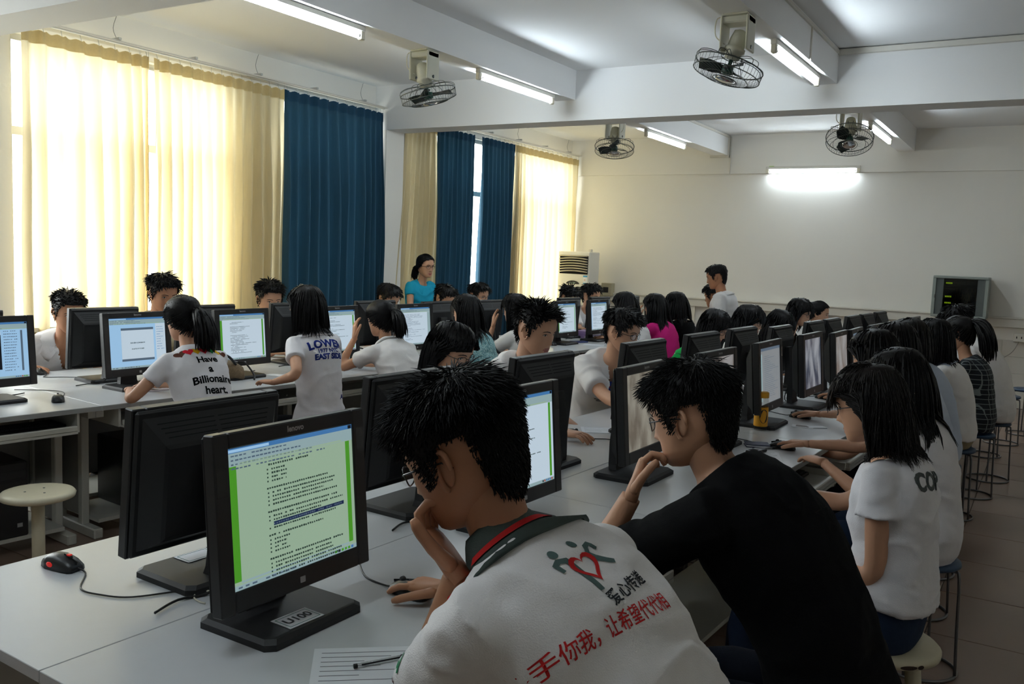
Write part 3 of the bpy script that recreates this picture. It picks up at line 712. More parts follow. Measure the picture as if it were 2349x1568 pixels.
def face_bump(x, y, z):
    ay = np.abs(y); G = lambda u, s: np.exp(-(u / s) ** 2)
    b = np.zeros_like(z)
    nose = np.clip((.012 - z) / .052, 0, 1) * np.where(z < -.04, np.clip((z + .054) / .013, 0, 1), 1)
    b += .0215 * nose ** 1.2 * G(ay, .0095) + .006 * G(ay - .011, .006) * G(z + .043, .009)
    b -= .0065 * G(ay - .031, .017) * G(z - .001, .013)
    b += .0030 * G(ay - .030, .022) * G(z - .021, .008)
    b += .0050 * G(ay, .019) * G(z + .0690, .0048) + .0046 * G(ay, .017) * G(z + .0800, .0052) - .0022 * G(ay, .02) * G(z + .0745, .0022)
    b -= .0022 * G(ay, .004) * G(z + .060, .005)
    b += .0032 * G(ay, .018) * G(z + .103, .010) + .003 * G(ay - .045, .018) * G(z + .022, .018)
    return b * (x > 0.02)
def head_geo(n=36, m=34, ears=True):
    zs = HZ[0] + (HZ[-1] - HZ[0]) * (np.linspace(0, 1, m)); zs = np.clip(zs, HZ[0] + 2e-4, HZ[-1] - 2e-4)
    a0 = np.linspace(0, 2 * np.pi, n, endpoint=False); a = a0 - .35 * np.sin(a0) * (1 - 0) * .9   # denser at the front
    rings = []
    for z in zs:
        x, y = head_surf(a, np.full_like(a, z)); zz = np.full_like(a, z)
        x = x + face_bump(x, y, zz); rings.append(np.stack([x, y, zz], 1))
    mb = MB(); mb.loft([[tuple(p) for p in r] for r in rings], 0, True, True)
    nf = 0
    for k, f in enumerate(mb.f):
        if len(f) == 4:
            c = np.mean([mb.v[i] for i in f], 0)
            if c[0] > .06 and abs(c[1]) < .024 and -.086 < c[2] < -.064 and abs(c[1]) < .024 - abs(c[2] + .0745) * .9: mb.m[k] = 1
    if ears:
        for s in (-1, 1):
            M = Matrix.Translation((-.006, s * .0755, -.012)) @ Matrix.Rotation(s * R(-24), 4, 'Z') @ Matrix.Rotation(R(-12), 4, 'Y')
            mb.ball((0, 0, 0), (.016, .006, .028), 10, 7, 0, M)
            pth = [(.019 * math.cos(q) * (1 if math.sin(q) > 0 else .8), s * .006, .033 * math.sin(q)) for q in [R(-95) + R(270) * i / 12 for i in range(13)]]
            mb.tube(pth, [.003] + [.0048] * 11 + [.003], 6, 0, True, True, M)
    return mb
_HG = {0: head_geo(60, 56), 1: head_geo(36, 40), 2: head_geo(26, 30)}
HLM = (np.radians([0, 30, 50, 64, 74, 84, 92, 112, 122, 136, 180]), np.array([.068, .066, .050, .015, -.028, -.024, .024, .03, -.02, -.062, -.078]))
HLF = (np.radians([0, 40, 60, 75, 90, 130, 180]), np.array([.060, .055, .02, -.02, -.04, -.075, -.085]))
EL = V3(.100, .082, .122)     # collision ellipsoid of the bare head

def strands(mb, P, W, n=3):
    """P: (N,K,3) polylines, W: (K,) half widths; adds three-sided tapered strands"""
    N, K, _ = P.shape
    T = np.gradient(P, axis=1); T /= np.linalg.norm(T, axis=2, keepdims=True) + 1e-9
    ref = np.zeros_like(T); ref[..., 2] = 1; ref[np.abs(T[..., 2]) > .9] = (1, 0, 0)
    U = np.cross(T, ref); U /= np.linalg.norm(U, axis=2, keepdims=True) + 1e-9; Wd = np.cross(T, U)
    vs = []
    for j in range(n):
        q = 2 * np.pi * j / n
        vs.append(P + (U * math.cos(q) + Wd * math.sin(q)) * np.asarray(W)[None, :, None])
    Vv = np.stack(vs, 2).reshape(-1, 3); o = len(mb.v)
    idx = np.arange(N * K * n).reshape(N, K, n) + o
    F = []
    for j in range(n):
        k2 = (j + 1) % n
        F.append(np.stack([idx[:, :-1, j], idx[:, :-1, k2], idx[:, 1:, k2], idx[:, 1:, j]], -1).reshape(-1, 4))
    F = np.concatenate(F); mb.v.extend(map(tuple, Vv.tolist())); mb.f.extend(map(tuple, F.tolist())); mb.m.extend([0] * len(F)); mb.sm.extend([True] * len(F))

def hair_geo(style, Mh, body_pts, lod, rng, female):
    """hair in world space; Mh: 4x4 numpy head matrix; body_pts: [(centre, radius)] colliders"""
    Rm = Mh[:3, :3]; O = Mh[:3, 3]; sc = np.linalg.norm(Rm[:, 0]); loc = lambda p: (p - O) @ Rm / (sc * sc); wor = lambda p: p @ Rm.T + O
    kind = style['kind']; th = style.get('th', .014); HL = HLF if female else HLM
    shift = style.get('line', 0.0)
    # scalp cap
    zs = np.linspace(-.088, .1175, 22); a = np.linspace(-np.pi, np.pi, 41)
    A, Z = np.meshgrid(a, zs); line = np.interp(np.abs(A), HL[0], HL[1]) + shift
    x, y = head_surf(A, Z); edge = np.clip((Z - line + .012) / .03, 0, 1)
    t = th * (.25 + .75 * edge) * (.7 + .5 * np.clip((Z + .02) / .1, 0, 1))
    nn = np.stack([x / .1 ** 2, y / .08 ** 2, Z / .118 ** 2], -1); nn /= np.linalg.norm(nn, axis=-1, keepdims=True)
    Pc = np.stack([x, y, Z], -1) + nn * t[..., None]
    ok = Z > line - .004
    mb = MB(); Pw = wor(Pc.reshape(-1, 3)); n = len(a)
    F = [(r * n + c, r * n + c + 1, (r + 1) * n + c + 1, (r + 1) * n + c) for r in range(len(zs) - 1) for c in range(n - 1) if ok[r, c] and ok[r + 1, c] and ok[r, c + 1] and ok[r + 1, c + 1]]
    F.append(tuple((len(zs) - 1) * n + c for c in range(n - 1)))
    used = sorted({i for f in F for i in f}); re = {i: k for k, i in enumerate(used)}
    mb.add([tuple(Pw[i]) for i in used], [tuple(re[i] for i in f) for f in F], 0, True)
    N = {0: style.get('n', 5000), 1: 1050, 2: 420}[lod]
    wd = {0: .0011, 1: .0026, 2: .0043}[lod] * style.get('w', 1)
    # roots
    az = rng.uniform(-np.pi, np.pi, N * 3); zz = rng.uniform(-.088, .1175, N * 3)
    keep = (zz > np.interp(np.abs(az), HL[0], HL[1]) + shift) & (rng.uniform(0, 1, N * 3) < .35 + .65 * np.sqrt(np.clip(1 - (zz / .122) ** 2, 0, 1)))
    az, zz = az[keep][:N], zz[keep][:N]; N = len(az)
    x, y = head_surf(az, zz); p = np.stack([x, y, zz], 1); nrm = p / (EL ** 2); nrm /= np.linalg.norm(nrm, axis=1, keepdims=True)
    p = p + nrm * th * (.7 + .5 * np.clip((zz + .02) / .1, 0, 1))[:, None] * rng.uniform(.75, 1.06, (N, 1))
    crown = V3(-.035, style.get('part', .0), .112)
    rad = p - crown; rad -= nrm * np.sum(rad * nrm, 1, keepdims=True); rad /= np.linalg.norm(rad, axis=1, keepdims=True) + 1e-6
    J = lambda s: rng.normal(0, s, (N, 3))
    if kind == 'short':
        L = style.get('len', .045) * rng.uniform(.6, 1.25, (N, 1)); lift = style.get('lift', .45)
        top = np.clip((zz - .02) / .06, 0, 1)[:, None]
        L = L * (.40 + .60 * top) * np.where((np.abs(az) > R(62)) & (np.abs(az) < R(122)) & (zz < .065), .38, 1.0)[:, None]
        frn = (np.clip(1.15 - np.abs(az) / R(70), 0, 1) * np.clip((zz - .03) / .03, 0, 1))[:, None]; L = L * (1 - frn * (1 - style.get('fringe', .55)))
        d = nrm * (lift * (.35 + .65 * top) + .5 * frn * style.get('quiff', .5)) + rad * (1 - lift * .6) * (1 - .35 * frn) + V3(*style.get('sweep', (0, 0, 0))) * top + J(style.get('mess', .16))
        d /= np.linalg.norm(d, axis=1, keepdims=True)
        K = 4; pts = [p]; cur = p.copy()
        for k in range(1, K):
            cur = cur + d * L / (K - 1); d = d + V3(0, 0, -.16) + J(.04); d /= np.linalg.norm(d, axis=1, keepdims=True)
            q = np.sqrt(np.sum((cur / (EL + th * .7)) ** 2, 1, keepdims=True)); cur = np.where(q < 1, cur / q, cur); pts.append(cur.copy())
        Pw = wor(np.stack(pts, 1).reshape(-1, 3)).reshape(N, K, 3)
        strands(mb, Pw, wd * sc * np.array([1.1, 1.2, .9, .15]))
        return mb
    g = V3(0, 0, -1)
    if kind in ('long', 'bob'):
        L = style.get('len', .38) * rng.uniform(.8, 1.06, (N, 1)); K = (11, 9, 7)[lod]
        side = np.sign(y - style.get('part', 0.0)); side[side == 0] = 1
        bang = (np.abs(az) < R(style.get('bangw', 48))) & (zz > .05)
        d = rad + np.stack([-.25 * np.ones(N), side * .5, np.zeros(N)], 1) * (zz > .0)[:, None]
        if style.get('bangs', 0) > 0:
            bb = bang & (rng.uniform(0, 1, N) < style.get('bangp', .8)); d[bb] = rad[bb] * 1.0 + V3(.4, 0, 0) + (np.stack([0 * y, np.sign(y) * .25, 0 * y], 1))[bb]
            L[bb] = style['bangs'] * rng.uniform(.75, 1.1, (bb.sum(), 1))
        else: bb = np.zeros(N, bool)
        d /= np.linalg.norm(d, axis=1, keepdims=True)
        cur = wor(p); dw = d @ Rm.T / sc; pts = [cur.copy()]; bl = style.get('back', .5); wob = rng.normal(0, style.get('fly', .03), (N, 3))
        for k in range(1, K):
            dw = dw * .62 + g * .38 + wob * .5; dw /= np.linalg.norm(dw, axis=1, keepdims=True)
            cur = cur + dw * L * sc / (K - 1)
            lc = loc(cur)
            off = EL + th * 1.0 + .008 * rng.uniform(0, 1, (N, 1)); q = np.sqrt(np.sum((lc / off) ** 2, 1, keepdims=True)); lc = np.where(q < 1, lc / q, lc)
            lim = style.get('front', .015) + .01 * rng.uniform(0, 1, N)
            fr = (~bb) & (lc[:, 0] > lim) & (lc[:, 2] < .045); lc[fr, 0] = lc[fr, 0] * (1 - bl) + lim[fr] * bl
            fy = fr & (np.abs(lc[:, 1]) < .074); lc[fy, 1] = np.sign(lc[fy, 1] + 1e-6) * .076
            cur = wor(lc)
            for c_, r_ in body_pts:
                v = cur - c_; dist = np.linalg.norm(v, axis=1, keepdims=True); rr = r_ + .006 + .012 * rng.uniform(0, 1, (N, 1))
                cur = np.where(dist < rr, c_ + v / (dist + 1e-9) * rr, cur)
            pts.append(cur.copy())
        prof = np.interp(np.linspace(0, 1, K), [0, .2, .75, 1], [1.0, 1.4, 1.2, .2])
        strands(mb, np.stack(pts, 1), wd * 1.15 * sc * prof)
        return mb
    if kind == 'pony':
        tie = V3(*style.get('tie', (-.105, 0, .035))); K = 6; pts = []
        for k in range(K):
            f = k / (K - 1) * style.get('reach', .96); q = p * (1 - f) + tie * f
            e = np.sqrt(np.sum((q / (EL + th * 1.3)) ** 2, 1, keepdims=True)); q = np.where((e < 1), q / e, q); pts.append(q)
        strands(mb, wor(np.stack(pts, 1).reshape(-1, 3)).reshape(N, K, 3), wd * sc * np.array([1, 1.2, 1.2, 1.2, 1.1, .8]))
        Nt = max(70, N // 5); K = 9; L = style.get('len', .2) * rng.uniform(.75, 1.05, (Nt, 1)) * sc
        base = tie + V3(-.012, 0, 0); dirl = unit(style.get('tdir', (-1, 0, .25)))
        cur = wor(base + rng.normal(0, .006, (Nt, 3))); dw = (dirl + rng.normal(0, .22, (Nt, 3))) @ Rm.T / sc; pts = [cur.copy()]
        for k in range(1, K):
            dw = dw * .66 + g * .34 + rng.normal(0, .02, (Nt, 3)); dw /= np.linalg.norm(dw, axis=1, keepdims=True); cur = cur + dw * L / (K - 1)
            lc = loc(cur); off = EL + .016; q = np.sqrt(np.sum((lc / off) ** 2, 1, keepdims=True)); lc = np.where(q < 1, lc / q, lc); cur = wor(lc)
            for c_, r_ in body_pts:
                v = cur - c_; dist = np.linalg.norm(v, axis=1, keepdims=True); rr = r_ + .006 + .02 * rng.uniform(0, 1, (Nt, 1)); cur = np.where(dist < rr, c_ + v / (dist + 1e-9) * rr, cur)
            pts.append(cur.copy())
        strands(mb, np.stack(pts, 1), max(wd * 2.0, .0035) * sc * np.interp(np.linspace(0, 1, K), [0, .25, .7, 1], [.9, 1.6, 1.3, .25]))
        return mb
    return mb

def ik(S, W, la, lb, pole):
    S, W = np.asarray(S, float), np.asarray(W, float); v = W - S; d = np.linalg.norm(v)
    if d > (la + lb) * .985: k = d / ((la + lb) * .985); la *= k; lb *= k
    x = (la * la - lb * lb + d * d) / (2 * d); h = math.sqrt(max(1e-8, la * la - x * x)); u = v / d
    p = np.asarray(pole, float); p = p - u * (p @ u); p = unit(p)
    return S + u * x + p * h
def hand_geo(mb, W, d, n, side, curl=(.3, .35, .35, .35), thumb=.5, sc=1.0, spread=.08, seg=7):
    """palm plus five fingers; side +1 left hand, -1 right hand"""
    W = np.asarray(W, float); d = unit(d); n = np.asarray(n, float); n = unit(n - d * (n @ d)); t = np.cross(n, d) * side   # thumb side
    rings = []
    for f, hw, ht, off in ((-.012, .024, .018, 0), (.015, .028, .017, 0), (.045, .037, .015, .002), (.075, .040, .0135, .002), (.092, .038, .011, .001), (.098, .030, .006, .001)):
        c = W + d * f * sc + n * off
        rings.append([tuple(c + (t * hw * math.copysign(abs(math.cos(q)) ** .7, math.cos(q)) + n * ht * math.copysign(abs(math.sin(q)) ** .8, math.sin(q))) * sc) for q in [2 * math.pi * i / 12 for i in range(12)]])
    mb.loft(rings, 0, True, True)
    for i, (ty, L, r) in enumerate(((.029, .072, .0086), (.0095, .080, .0088), (-.0105, .075, .0083), (-.0285, .058, .0074))):
        c = W + (d * .085 + t * ty) * sc; dd = unit(d + t * spread * (1.5 - i) * .7); nn = n; ang = curl[i]
        pts = [c - dd * .015 * sc, c]; rads = [r * 1.05, r * 1.08]
        for seg_i, fr in enumerate((.44, .31, .25)):
            a_ = ang * (.75, 1.15, .9)[seg_i]
            dd, nn = dd * math.cos(a_) + nn * math.sin(a_), nn * math.cos(a_) - dd * math.sin(a_)
            m_ = c + dd * L * fr * .5 * sc; c = c + dd * L * fr * sc
            pts += [m_, c]; rads += [r * (1.0, .93, .86)[seg_i], r * (1.02, .95, .62)[seg_i]]
        mb.tube([tuple(q) for q in pts], [q * sc for q in rads], seg, 0, True, True)
    c = W + (d * .022 + t * .026 + n * .004) * sc; dd = unit(d * .75 + t * .72 + n * .35 * thumb); pts = [c - dd * .012 * sc, c]; rads = [.013, .0135]
    for fr, bend in ((.038, 0), (.032, .45 * thumb + .1), (.026, .5 * thumb + .1)):
        dd = unit(dd * math.cos(bend) + (d * .6 - t * .5 + n * .5) * math.sin(bend)); c2 = c + dd * fr * sc; pts += [(c + c2) / 2, c2]; c = c2
    rads += [.0118, .0112, .0104, .0102, .0098, .006]
    mb.tube([tuple(q) for q in pts], [q * sc for q in rads], seg, 0, True, True)

def remeshed(mb, voxel, it, fac=.5):
    me = bpy.data.meshes.new('tmp'); me.from_pydata(mb.v, [], mb.f); bm = bmesh.new(); bm.from_mesh(me); bmesh.ops.recalc_face_normals(bm, faces=bm.faces); bm.to_mesh(me); bm.free()
    o = bpy.data.objects.new('tmp', me)
    m = o.modifiers.new('r', 'REMESH'); m.mode = 'VOXEL'; m.voxel_size = voxel
    if it: s = o.modifiers.new('s', 'SMOOTH'); s.factor = fac; s.iterations = it
    e = evaluated(o)
    n = len(e.vertices); V = np.empty(n * 3, np.float32); e.vertices.foreach_get('co', V); nl = len(e.loops); Lp = np.empty(nl, np.int32); e.loops.foreach_get('vertex_index', Lp); ls = np.empty(len(e.polygons), np.int32); e.polygons.foreach_get('loop_total', ls)
    F = [tuple(q) for q in Lp.reshape(-1, 4).tolist()] if (ls == 4).all() else [tuple(p.vertices) for p in e.polygons]
    bpy.data.meshes.remove(me); bpy.data.meshes.remove(e)
    return V.reshape(-1, 3).astype(float), F

def arm_path(S, E, W, k=5):
    """joint path with a rounded elbow"""
    S, E, W = map(lambda q: np.asarray(q, float), (S, E, W)); a, b = E + (S - E) * .22, E + (W - E) * .22
    pts = [S + (a - S) * i / k for i in range(k)] + [a * (1 - t) ** 2 + 2 * E * t * (1 - t) + b * t * t for t in (0, .33, .67, 1)] + [b + (W - b) * i / k for i in range(1, k + 1)]
    return [tuple(p) for p in pts]

ALLP = []
def vnoise(P):
    I = np.floor(P).astype(np.int64); f = P - I; u = f * f * (3 - 2 * f); out = np.zeros(len(P))
    for dx in (0, 1):
        for dy in (0, 1):
            for dz in (0, 1):
                a = (I[:, 0] + dx) * 73856093 ^ (I[:, 1] + dy) * 19349663 ^ (I[:, 2] + dz) * 83492791
                a = (a ^ (a >> 13)) * 1274126177; h = ((a ^ (a >> 16)) & 0xffff) / 32767.5 - 1
                out += h * np.where(dx, u[:, 0], 1 - u[:, 0]) * np.where(dy, u[:, 1], 1 - u[:, 1]) * np.where(dz, u[:, 2], 1 - u[:, 2])
    return out
def person(label, H, face, lean=.14, hyaw=0, hp=10, hroll=0, sc=1.0, sex='m', seat=.46, stand=False, shirt=None, pants=None, hair=None, LH='keys', RH='mouse', lod=2, glasses=False,
           skin=0, bow=.05, twist=0, mp=None, extra=None, group=None, wide=1.0, eyes=1.0, seed=None, pel=None, hairmat=None, lpole=None, rpole=None, Tn=None, shrug=.02):
    rng = np.random.RandomState((len(label) * 131 + int(abs(H[0]) * 1000) + int(H[1] * 777)) % 100000 if seed is None else seed)
    H = V3(*H); fa = R(face); bf = V3(math.cos(fa), math.sin(fa), 0); bl = V3(-math.sin(fa), math.cos(fa), 0); up = V3(0, 0, 1); fem = sex == 'f'
    ha = R(face + hyaw); hf = V3(math.cos(ha) * math.cos(R(hp)), math.sin(ha) * math.cos(R(hp)), -math.sin(R(hp))); hl = V3(-math.sin(ha), math.cos(ha), 0); hu = np.cross(hf, hl)
    c, s = math.cos(R(hroll)), math.sin(R(hroll)); hl, hu = hl * c + hu * s, hu * c - hl * s
    hs = sc * (.96 if fem else 1.0)
    Mh = np.eye(4); Mh[:3, 0] = hf * hs; Mh[:3, 1] = hl * hs; Mh[:3, 2] = hu * hs; Mh[:3, 3] = H
    Mhb = Matrix(Mh.tolist())
    T = H - hu * .105 * sc - up * .075 * sc - bf * .040 * sc            # base of the neck
    if Tn is not None: T = V3(*Tn)
    hipz = (seat + .085) if not stand else .86 * sc
    if pel is not None: Pv = V3(pel[0], pel[1], hipz)
    else: Pv = V3(*(T[:2] - bf[:2] * lean), hipz)
    mid = (Pv + T) / 2; C1 = V3(Pv[0], Pv[1], 0) * .55 + V3(T[0], T[1], 0) * .45 - bf * (bow + abs(lean) * .25); C1[2] = mid[2] + .03
    bez = lambda t: Pv * (1 - t) ** 2 + 2 * C1 * t * (1 - t) + T * t * t
    tan = lambda t: unit(2 * (C1 - Pv) * (1 - t) + 2 * (T - C1) * t)
    tw = R(twist); sl = bl * math.cos(tw) + bf * math.sin(tw)
    def lv(t): return unit(bl * (1 - min(1, max(0, t))) + sl * min(1, max(0, t)))
    w_ = wide * sc
    prof = [(-.20, .135, .095, .10), (-.10, .165, .115, .125), (.05, .168, .118, .125), (.25, .146, .108, .105), (.42, .146, .112, .104), (.60, .160, .122, .112), (.74, .170, .122, .118), (.84, .172, .108, .112), (.92, .150, .088, .095), (.98, .105, .070, .078), (1.04, .062, .060, .064)]
    if shrug > .03: prof = [(t, a + (.0 if t < .8 else (.004 if t < .9 else (.010 if t < 1.0 else .004))), d, b) for t, a, d, b in prof]
    if fem: prof = [(t, a * (.93 if t < .1 else (.84 if t < .5 else .86)), (d + (.022 if .5 < t < .7 else 0)) * .90, b * .90) for t, a, d, b in prof]
    def torso(mb, grow, t0, t1, n=20, flare=0.0):
        ts = np.unique(np.concatenate([[t0, t1], [q[0] for q in prof if t0 < q[0] < t1], np.linspace(max(t0, 0), min(t1, 1), 9)]))
        rings = []
        for t in ts:
            a = np.interp(t, [q[0] for q in prof], [q[1] for q in prof]) * w_ + grow + flare * max(0, .45 - t); df = np.interp(t, [q[0] for q in prof], [q[2] for q in prof]) * w_ + grow + flare * max(0, .45 - t); db = np.interp(t, [q[0] for q in prof], [q[3] for q in prof]) * w_ + grow + flare * max(0, .45 - t)
            cc = bez(t) if 0 <= t <= 1 else (Pv + tan(0) * t * np.linalg.norm(T - Pv) if t < 0 else T + tan(1) * (t - 1) * np.linalg.norm(T - Pv))
            tg = tan(min(1, max(0, t))); l = lv(t); fw = unit(np.cross(l, tg)); e = .82
            rings.append([tuple(cc + l * a * math.copysign(abs(math.cos(q)) ** e, math.cos(q)) + fw * (df if math.sin(q) > 0 else db) * math.copysign(abs(math.sin(q)) ** e, math.sin(q))) for q in [2 * math.pi * i / n for i in range(n)]])
        mb.loft(rings, 0, True, True)
    # joints
    sw = (.168 if not fem else .142) * w_
    tS = .865; cS = bez(tS); lS = lv(1)
    SH = {+1: cS + lS * sw + up * shrug, -1: cS - lS * sw + up * shrug}
    la, lb = .285 * sc, .250 * sc
    ar = (1.0 if not fem else .80) * sc
    hands = {}
    for sd, spec in ((+1, LH), (-1, RH)):
        pole = -up * .6 - bf * .5 + bl * sd * .45
        if spec == 'keys': wr, dd, nn, cu, th = Pv + bf * (.40 + lean * .6) * sc + bl * sd * .11, bf, -up, (.45, .45, .45, .45), .3; wr[2] = .70
        elif spec == 'desk': wr, dd, nn, cu, th = T + bf * .30 * sc + bl * sd * .10, unit(bf - bl * sd * .7), -up, (.25, .3, .3, .35), .3; wr[2] = .79
        elif spec == 'lap': wr, dd, nn, cu, th = Pv + bf * .30 * sc + bl * sd * .07, unit(bf * .8 - bl * sd * .8), -up, (.4, .45, .5, .5), .4; wr[2] = Pv[2] + .10
        elif spec == 'side': wr, dd, nn, cu, th = SH[sd] - up * .50 * sc + bf * .10 + bl * sd * .05, unit(-up + bf * .3), bl * -sd, (.35, .4, .45, .5), .4
        elif spec == 'mouse': wr, dd, nn, cu, th = T + bf * .36 * sc + bl * sd * .24, bf, -up, (.22, .3, .32, .3), .3; wr[2] = .79
        else:
            wr = V3(*spec['w']); dd = V3(*spec.get('d', bf)); nn = V3(*spec.get('n', (0, 0, -1))); cu = spec.get('curl', (.22, .3, .32, .3)); th = spec.get('thumb', .3)
            if 'pole' in spec: pole = V3(*spec['pole'])
        E = V3(*spec['e']) if isinstance(spec, dict) and 'e' in spec else ik(SH[sd], wr, la, lb, pole)
        hands[sd] = (wr, dd, nn, cu, th, E)
    root = thing('person', label, 'person', (Pv[0], Pv[1], 0), 0, group)
    base = V3(Pv[0], Pv[1], 0)
    ms = [M_SKIND, M_LIPD] if skin else [M_SKIN, M_LIP]
    # ---- body: torso, neck, arms and legs grown into one surface, head and hands joined on
    bm_ = MB(); torso(bm_, -.014, .25, 1.03, 16)
    nk = (.055 if not fem else .045) * sc
    hb = H - hu * .03 * sc - hf * .022 * sc
    bm_.tube([tuple(hb), tuple(H - hu * .07 * sc - hf * .018 * sc), tuple((H - hu * .10 * sc - hf * .02 * sc) * .5 + T * .5), tuple(T - tan(1) * .01), tuple(T - tan(1) * .06)], [nk * .98, nk, nk * .98, nk * 1.12, nk * 1.35], 14)
    for sd in (1, -1):
        wr, dd, nn, cu, th, E = hands[sd]; pth = arm_path(SH[sd], E, wr)
        ra = np.interp(np.linspace(0, 1, len(pth)), [0, .2, .45, .52, .62, .85, 1], [.050, .047, .040, .038, .041, .030, .026]) * ar
        bm_.tube(pth, list(ra), 12)
    legs = []
    for sd in (1, -1):
        hipj = Pv + bl * sd * .085 * sc - up * .01
        if stand: kn = hipj - up * .40 * sc + bf * .03; an = kn - up * .38 * sc - bf * .02
        else: kn = hipj + bf * .40 * sc + bl * sd * .03; kn[2] = max(.47, Pv[2] - .045); an = kn + bf * .02 - up * (kn[2] - .07); 
        legs.append((hipj, kn, an))
    vox = {0: .007, 1: .011, 2: .0145}[lod]
    Vb, Fb = remeshed(bm_, vox, 3 if lod else 5)
    body = MB(); body.add(Vb.tolist(), Fb, 0, True)
    hg = _HG[lod]; o = len(body.v)
    hv = np.array(hg.v) @ Mh[:3, :3].T + H; body.v.extend(map(tuple, hv.tolist())); body.f.extend(tuple(i + o for i in f) for f in hg.f); body.m.extend(hg.m); body.sm.extend(hg.sm)
    for sd in (1, -1):
        wr, dd, nn, cu, th, E = hands[sd]; hand_geo(body, wr, dd, nn, sd, cu, th, sc * (.93 if fem else 1.0), seg=8 if lod == 0 else 6)
    body.v = [tuple(q) for q in (np.array(body.v) - base).tolist()]
    bo = body.build('body', ms, root)
    # ---- face parts
    for sd in (1, -1):
        yy = .031; xs = float(head_surf(math.asin(min(1, (yy / .0765) ** (2.25 / 2))), 0.0)[0]) - .0065
        if eyes > 0:
            M = Mhb @ Matrix.Translation((xs - .0035, sd * yy, .0)) @ Matrix.Rotation(sd * R(20), 4, 'Z'); Ml = Matrix.Translation(tuple(-base)) @ M
            e = MB().ball((0, 0, 0), (.0062, .0135, .0050 * eyes), 10, 6, 0, Ml).build('eye', M_EYEW, root)
            MB().ball((.0028, 0, -.0002), (.0042, .0050, .0047 * eyes), 8, 6, 0, Ml).build('iris', M_IRIS, e)
            MB().tube([(.003, -.0145, -.0005), (.0062, -.007, .0045 * eyes), (.0068, 0, .0058 * eyes), (.006, .008, .0045 * eyes), (.002, .0150, .000)], [.0008, .0014, .0016, .0014, .0008], 5, 0, True, True, Ml).build('eyelid', M_IRIS, e)
        Mb2 = Matrix.Translation(tuple(-base)) @ Mhb; bx = lambda y_, z_: float(head_surf(math.asin(min(1, (abs(y_) / .077) ** (2.25 / 2))), z_)[0]) + .0012
        pts = [(bx(y_, z_), sd * y_, z_) for y_, z_ in ((.012, .0165), (.022, .0205), (.034, .0215), (.044, .019), (.051, .0145))]
        MB().tube(pts, [.0018, .0028, .0028, .0022, .0008], 5, 0, True, True, Mb2).build('eyebrow', M_HAIR, root)
    # ---- hair
    cols = [(bez(t), np.interp(t, [q[0] for q in prof], [q[3] for q in prof]) * w_ + .012) for t in (.62, .72, .82, .92)] + [(SH[1], .062 * ar), (SH[-1], .062 * ar), (cS + lS * sw * .5, .085 * w_), (cS - lS * sw * .5, .085 * w_), (T - tan(1) * .01, nk * 1.2)]
    if hair:
        hg_ = hair_geo(hair, Mh, cols, lod, rng, fem); hg_.v = [tuple(q) for q in (np.array(hg_.v) - base).tolist()]
        ho = hg_.build('hair', hairmat or M_HAIR, root)
        if 'band' in hair:
            tie = V3(*hair.get('tie', (-.105, 0, .035))); tw_ = tie @ Mh[:3, :3].T + H - base; ax = Vector(unit(V3(*hair.get('tdir', (-1, 0, .25))) @ Mh[:3, :3].T)); u = ax.orthogonal().normalized(); v = ax.cross(u)
            MB().tube([tuple(Vector(tw_ + np.array(ax) * -.004) + (u * math.cos(q) + v * math.sin(q)) * .0165 * hs) for q in [2 * math.pi * i / 14 for i in range(14)]], .0085, 7, closed=True).build('hair_tie', hair['band'], ho)
        if 'clip' in hair:
            MB().box(-.03, .03, -.004, .004, -.002, .003, 0, .001, Matrix.Translation(tuple(-base)) @ Mhb @ Matrix.Translation(hair['clip'][0]) @ Matrix.Rotation(R(35), 4, 'Y')).build('hair_clip', hair['clip'][1], ho)
    if glasses:
        Mg = Matrix.Translation(tuple(-base)) @ Mhb; g = MB()
        for sd in (1, -1):
            ln = [(.096 - .012 * abs(math.cos(q)) * (math.cos(q) * sd > 0) , sd * .032 + .0235 * math.cos(q), -.004 + .0165 * math.copysign(abs(math.sin(q)) ** .8, math.sin(q))) for q in [2 * math.pi * i / 18 for i in range(18)]]
            g.tube(ln, .0014, 5, closed=True, M=Mg)
            g.tube([(.086, sd * .056, .002), (.072, sd * .0745, .004), (.03, sd * .0795, .004), (-.005, sd * .0805, .002), (-.02, sd * .079, -.012)], .0016, 5, M=Mg)
        g.tube([(.096, -.0095, .001), (.101, 0, .003), (.096, .0095, .001)], .0014, 5, M=Mg)
        go = g.build('glasses', M_GLS, root)
        if lod < 2:
            for sd in (1, -1):
                MB().add([(.095, sd * .032 + .0225 * math.cos(q), -.004 + .0158 * math.sin(q)) for q in [2 * math.pi * i / 14 for i in range(14)]], [tuple(range(14))], 0, False, Mg).build('lens', M_LENS, go)
    # ---- shirt
    info = dict(label=label, stand=stand, root=root, base=base, H=H, T=T, bez=bez, tan=tan, lv=lv, bf=bf, bl=bl, Pv=Pv, SH=SH, hands=hands, Mh=Mh, sc=sc)
    if shirt:
        gr = shirt.get('grow', .012); sb = MB(); torso(sb, gr, shirt.get('hem', -.13), shirt.get('top', 1.0), 24, shirt.get('flare', 0))
        sl_ = shirt.get('sleeve', .5)
        for sd in (1, -1):
            if sl_ <= 0: continue
            E = hands[sd][5]; S = SH[sd]; inn = S - lS * sd * .05 * sc
            e2 = S + (E - S) * sl_; puff = shirt.get('puff', 0)
            sr = shirt.get('sr', 1.0); pts = [inn, S, S + (E - S) * sl_ * .35, S + (E - S) * sl_ * .7, e2]; rr = sr * np.array([.055, .058 + puff, .057 + puff * 1.4, .056 + puff, .057 + shirt.get('cuff', .004)]) * ar + gr * .6
            sb.tube([tuple(q) for q in pts], list(rr), 16)
        vx = {0: .007, 1: .0115, 2: .016}[lod]
